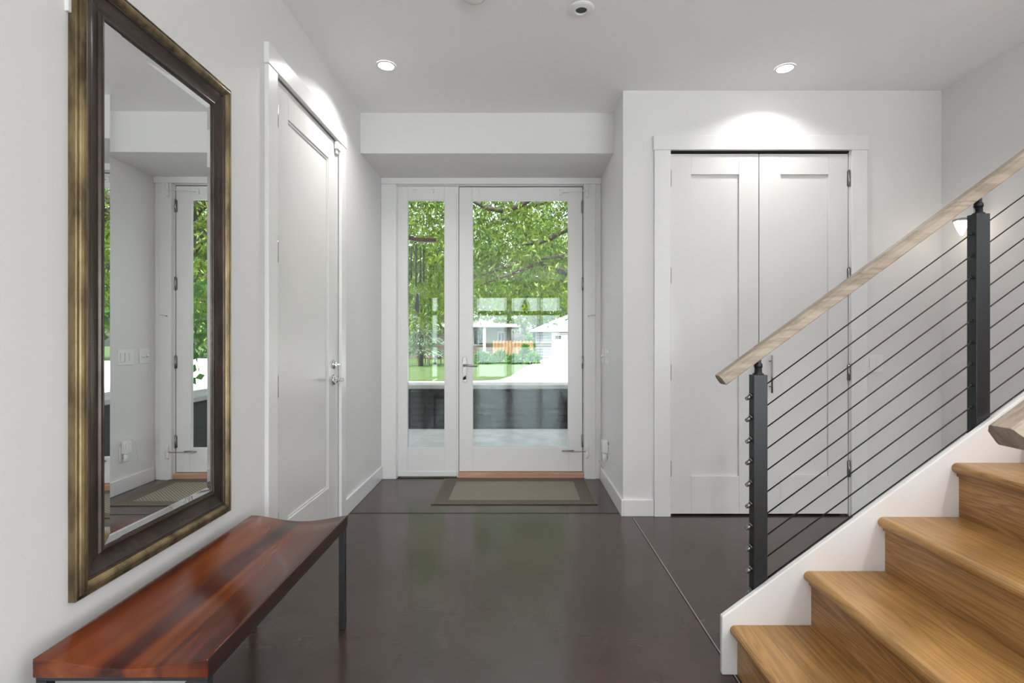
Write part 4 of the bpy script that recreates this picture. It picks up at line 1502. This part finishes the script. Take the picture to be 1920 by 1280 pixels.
# shrubs along the back of the lawn
def shrub(x, y, r, hgt, lab, m='leaf2', n=420, ln=0.26):
    s = thing('garden_shrub', lab, 'shrub', (x, y, GZ), 'shrubs along the back of the lawn')
    a = rng.normal(0, 1, (n, 3)); a /= np.linalg.norm(a, axis=1)[:, None]
    a[:, 2] = np.abs(a[:, 2])
    rad = rng.uniform(0.6, 1, (n, 1)) ** 0.5
    pos = np.array([x, y, GZ + 0.05]) + a * rad * np.array([r, r, hgt])
    v, f = leaf_cloud(pos, a, ln, ln * 0.55, rng, 0.1)
    cloud_obj('foliage', v, f, m, s)
    obj('stem', MB().tube([(x, y, GZ), (x, y, GZ + hgt * 0.6)], [0.05, 0.02], 8), 'bark', s)
SHR = [(-9.4, 36.6, 0.8, 0.75, 'low green shrub at the far left of the lawn edge'),
       (-3.75, 36.6, 0.55, 0.7, 'low green shrub in front of the white porch post'),
       (-2.45, 35.0, 0.55, 0.7, 'low green shrub between porch post and fence'),
       (-1.25, 36.6, 0.55, 0.75, 'rounded shrub at the left end of the fence'),
       (-0.3, 35.0, 0.42, 0.55, 'small low shrub in front of the fence middle'),
       (0.5, 36.6, 0.40, 1.25, 'taller upright shrub at the right end of the fence'),
       (0.85, 39.9, 0.45, 2.1, 'tall pale green shrub against the garage corner'),
       (0.95, 35.0, 0.38, 0.6, 'low shrub at the bend of the driveway')]
for s_ in SHR:
    shrub(*s_)

# spruce behind the sidelight
sp = thing('spruce_tree', 'blue green spruce beyond the lawn behind the sidelight', 'tree', (-6.1, 32, GZ))
obj('trunk', MB().tube([(-6.1, 32, GZ), (-6.1, 32, 5.0)], [0.16, 0.03], 10), 'bark', sp)
n = 5200
hgt = rng.uniform(0, 1, n) ** 1.3
ang = rng.uniform(0, 2 * PI, n)
tier = 0.75 + 0.25 * np.sin(hgt * 46)
rad = (1 - hgt) * 1.75 * tier * rng.uniform(0.35, 1, n)
pos = np.stack([-6.1 + rad * np.cos(ang), 32 + rad * np.sin(ang), GZ + 1.0 + hgt * 5.2 - rad * 0.25], 1)
dr = np.stack([np.cos(ang), np.sin(ang), -0.2 + 0 * ang], 1)
v, f = leaf_cloud(pos, dr * 2, 0.30, 0.05, rng, 0.2)
cloud_obj('foliage', v, f, 'needle', sp)

# garden chairs under the spruce
def garden_chair(x, y, rz, lab):
    t_ = thing('garden_chair', lab, 'chair', (0, 0, GZ), 'dark garden chairs on the lawn')
    obj('seat', MB().box(-0.3, 0.3, -0.28, 0.28, GZ + 0.36, GZ + 0.41), 'chair_dark', t_)
    m_ = MB()
    for k in range(6):
        m_.box(-0.29 + k * 0.1, -0.21 + k * 0.1, 0.28, 0.31, GZ + 0.40, GZ + 1.0)
    m_.box(-0.3, 0.3, 0.30, 0.33, GZ + 0.93, GZ + 0.99)
    obj('backrest', m_, 'chair_dark', t_)
    for sx_ in (-0.3, 0.26):
        for sy_ in (-0.28, 0.24):
            obj('leg', MB().box(sx_, sx_ + 0.04, sy_, sy_ + 0.04, GZ, GZ + 0.36), 'chair_dark', t_)
        obj('armrest', MB().box(sx_ - 0.02, sx_ + 0.06, -0.3, 0.3, GZ + 0.60, GZ + 0.63), 'chair_dark', t_)
    t_.location = (x, y, GZ)
    t_.rotation_euler = (0, 0, rz)
garden_chair(-6.6, 35.3, 0.5, 'dark garden chair on the lawn, nearer the left frame of the sidelight')
garden_chair(-5.6, 34.4, -0.6, 'dark garden chair on the lawn near the middle of the sidelight')

# trees far behind
def far_tree(x, y, r, zc, hgt, lab, n=6000, ln=0.62):
    t_ = thing('background_tree', lab, 'tree', (x, y, GZ), 'trees behind the houses')
    k = 26
    a = rng.normal(0, 1, (k, 3)); a /= np.linalg.norm(a, axis=1)[:, None]
    cl = np.array([x, y, zc]) + a * np.array([r, r, hgt]) * rng.uniform(0.35, 0.85, (k, 1))
    ci = rng.integers(0, k, n)
    b_ = rng.normal(0, 1, (n, 3)); b_ /= np.linalg.norm(b_, axis=1)[:, None]
    pos = cl[ci] + b_ * np.array([r, r, hgt]) * 0.34 * rng.uniform(0.6, 1, (n, 1))
    v, f = leaf_cloud(pos, b_, ln, ln * 0.5, rng, 0.2)
    cloud_obj('foliage', v, f, 'leaf_far', t_)
    obj('trunk', MB().tube([(x, y, GZ), (x + 0.1, y, zc)], [0.3, 0.12], 10), 'bark', t_)
for a in [(-21, 46, 4.5, 5.5, 5, 'leafy tree at the far left beyond the house'),
          (-9.5, 62, 5.0, 9.0, 9, 'leafy tree behind the left end of the house roof'),
          (-3.4, 78, 6.0, 11.0, 11, 'leafy tree rising behind the right end of the house'),
          (2.4, 62, 5.2, 9.0, 9.4, 'leafy tree behind the fence'),
          (9.0, 78, 6.4, 11.0, 11, 'leafy tree rising behind the garage roof'),
          (15.5, 62, 6.0, 9.0, 9, 'leafy tree right of the garage, seen in the mirror'),
          (26, 46, 6.0, 7.0, 7.4, 'leafy tree farthest right beyond the driveway, seen in the mirror')]:
    far_tree(*a)
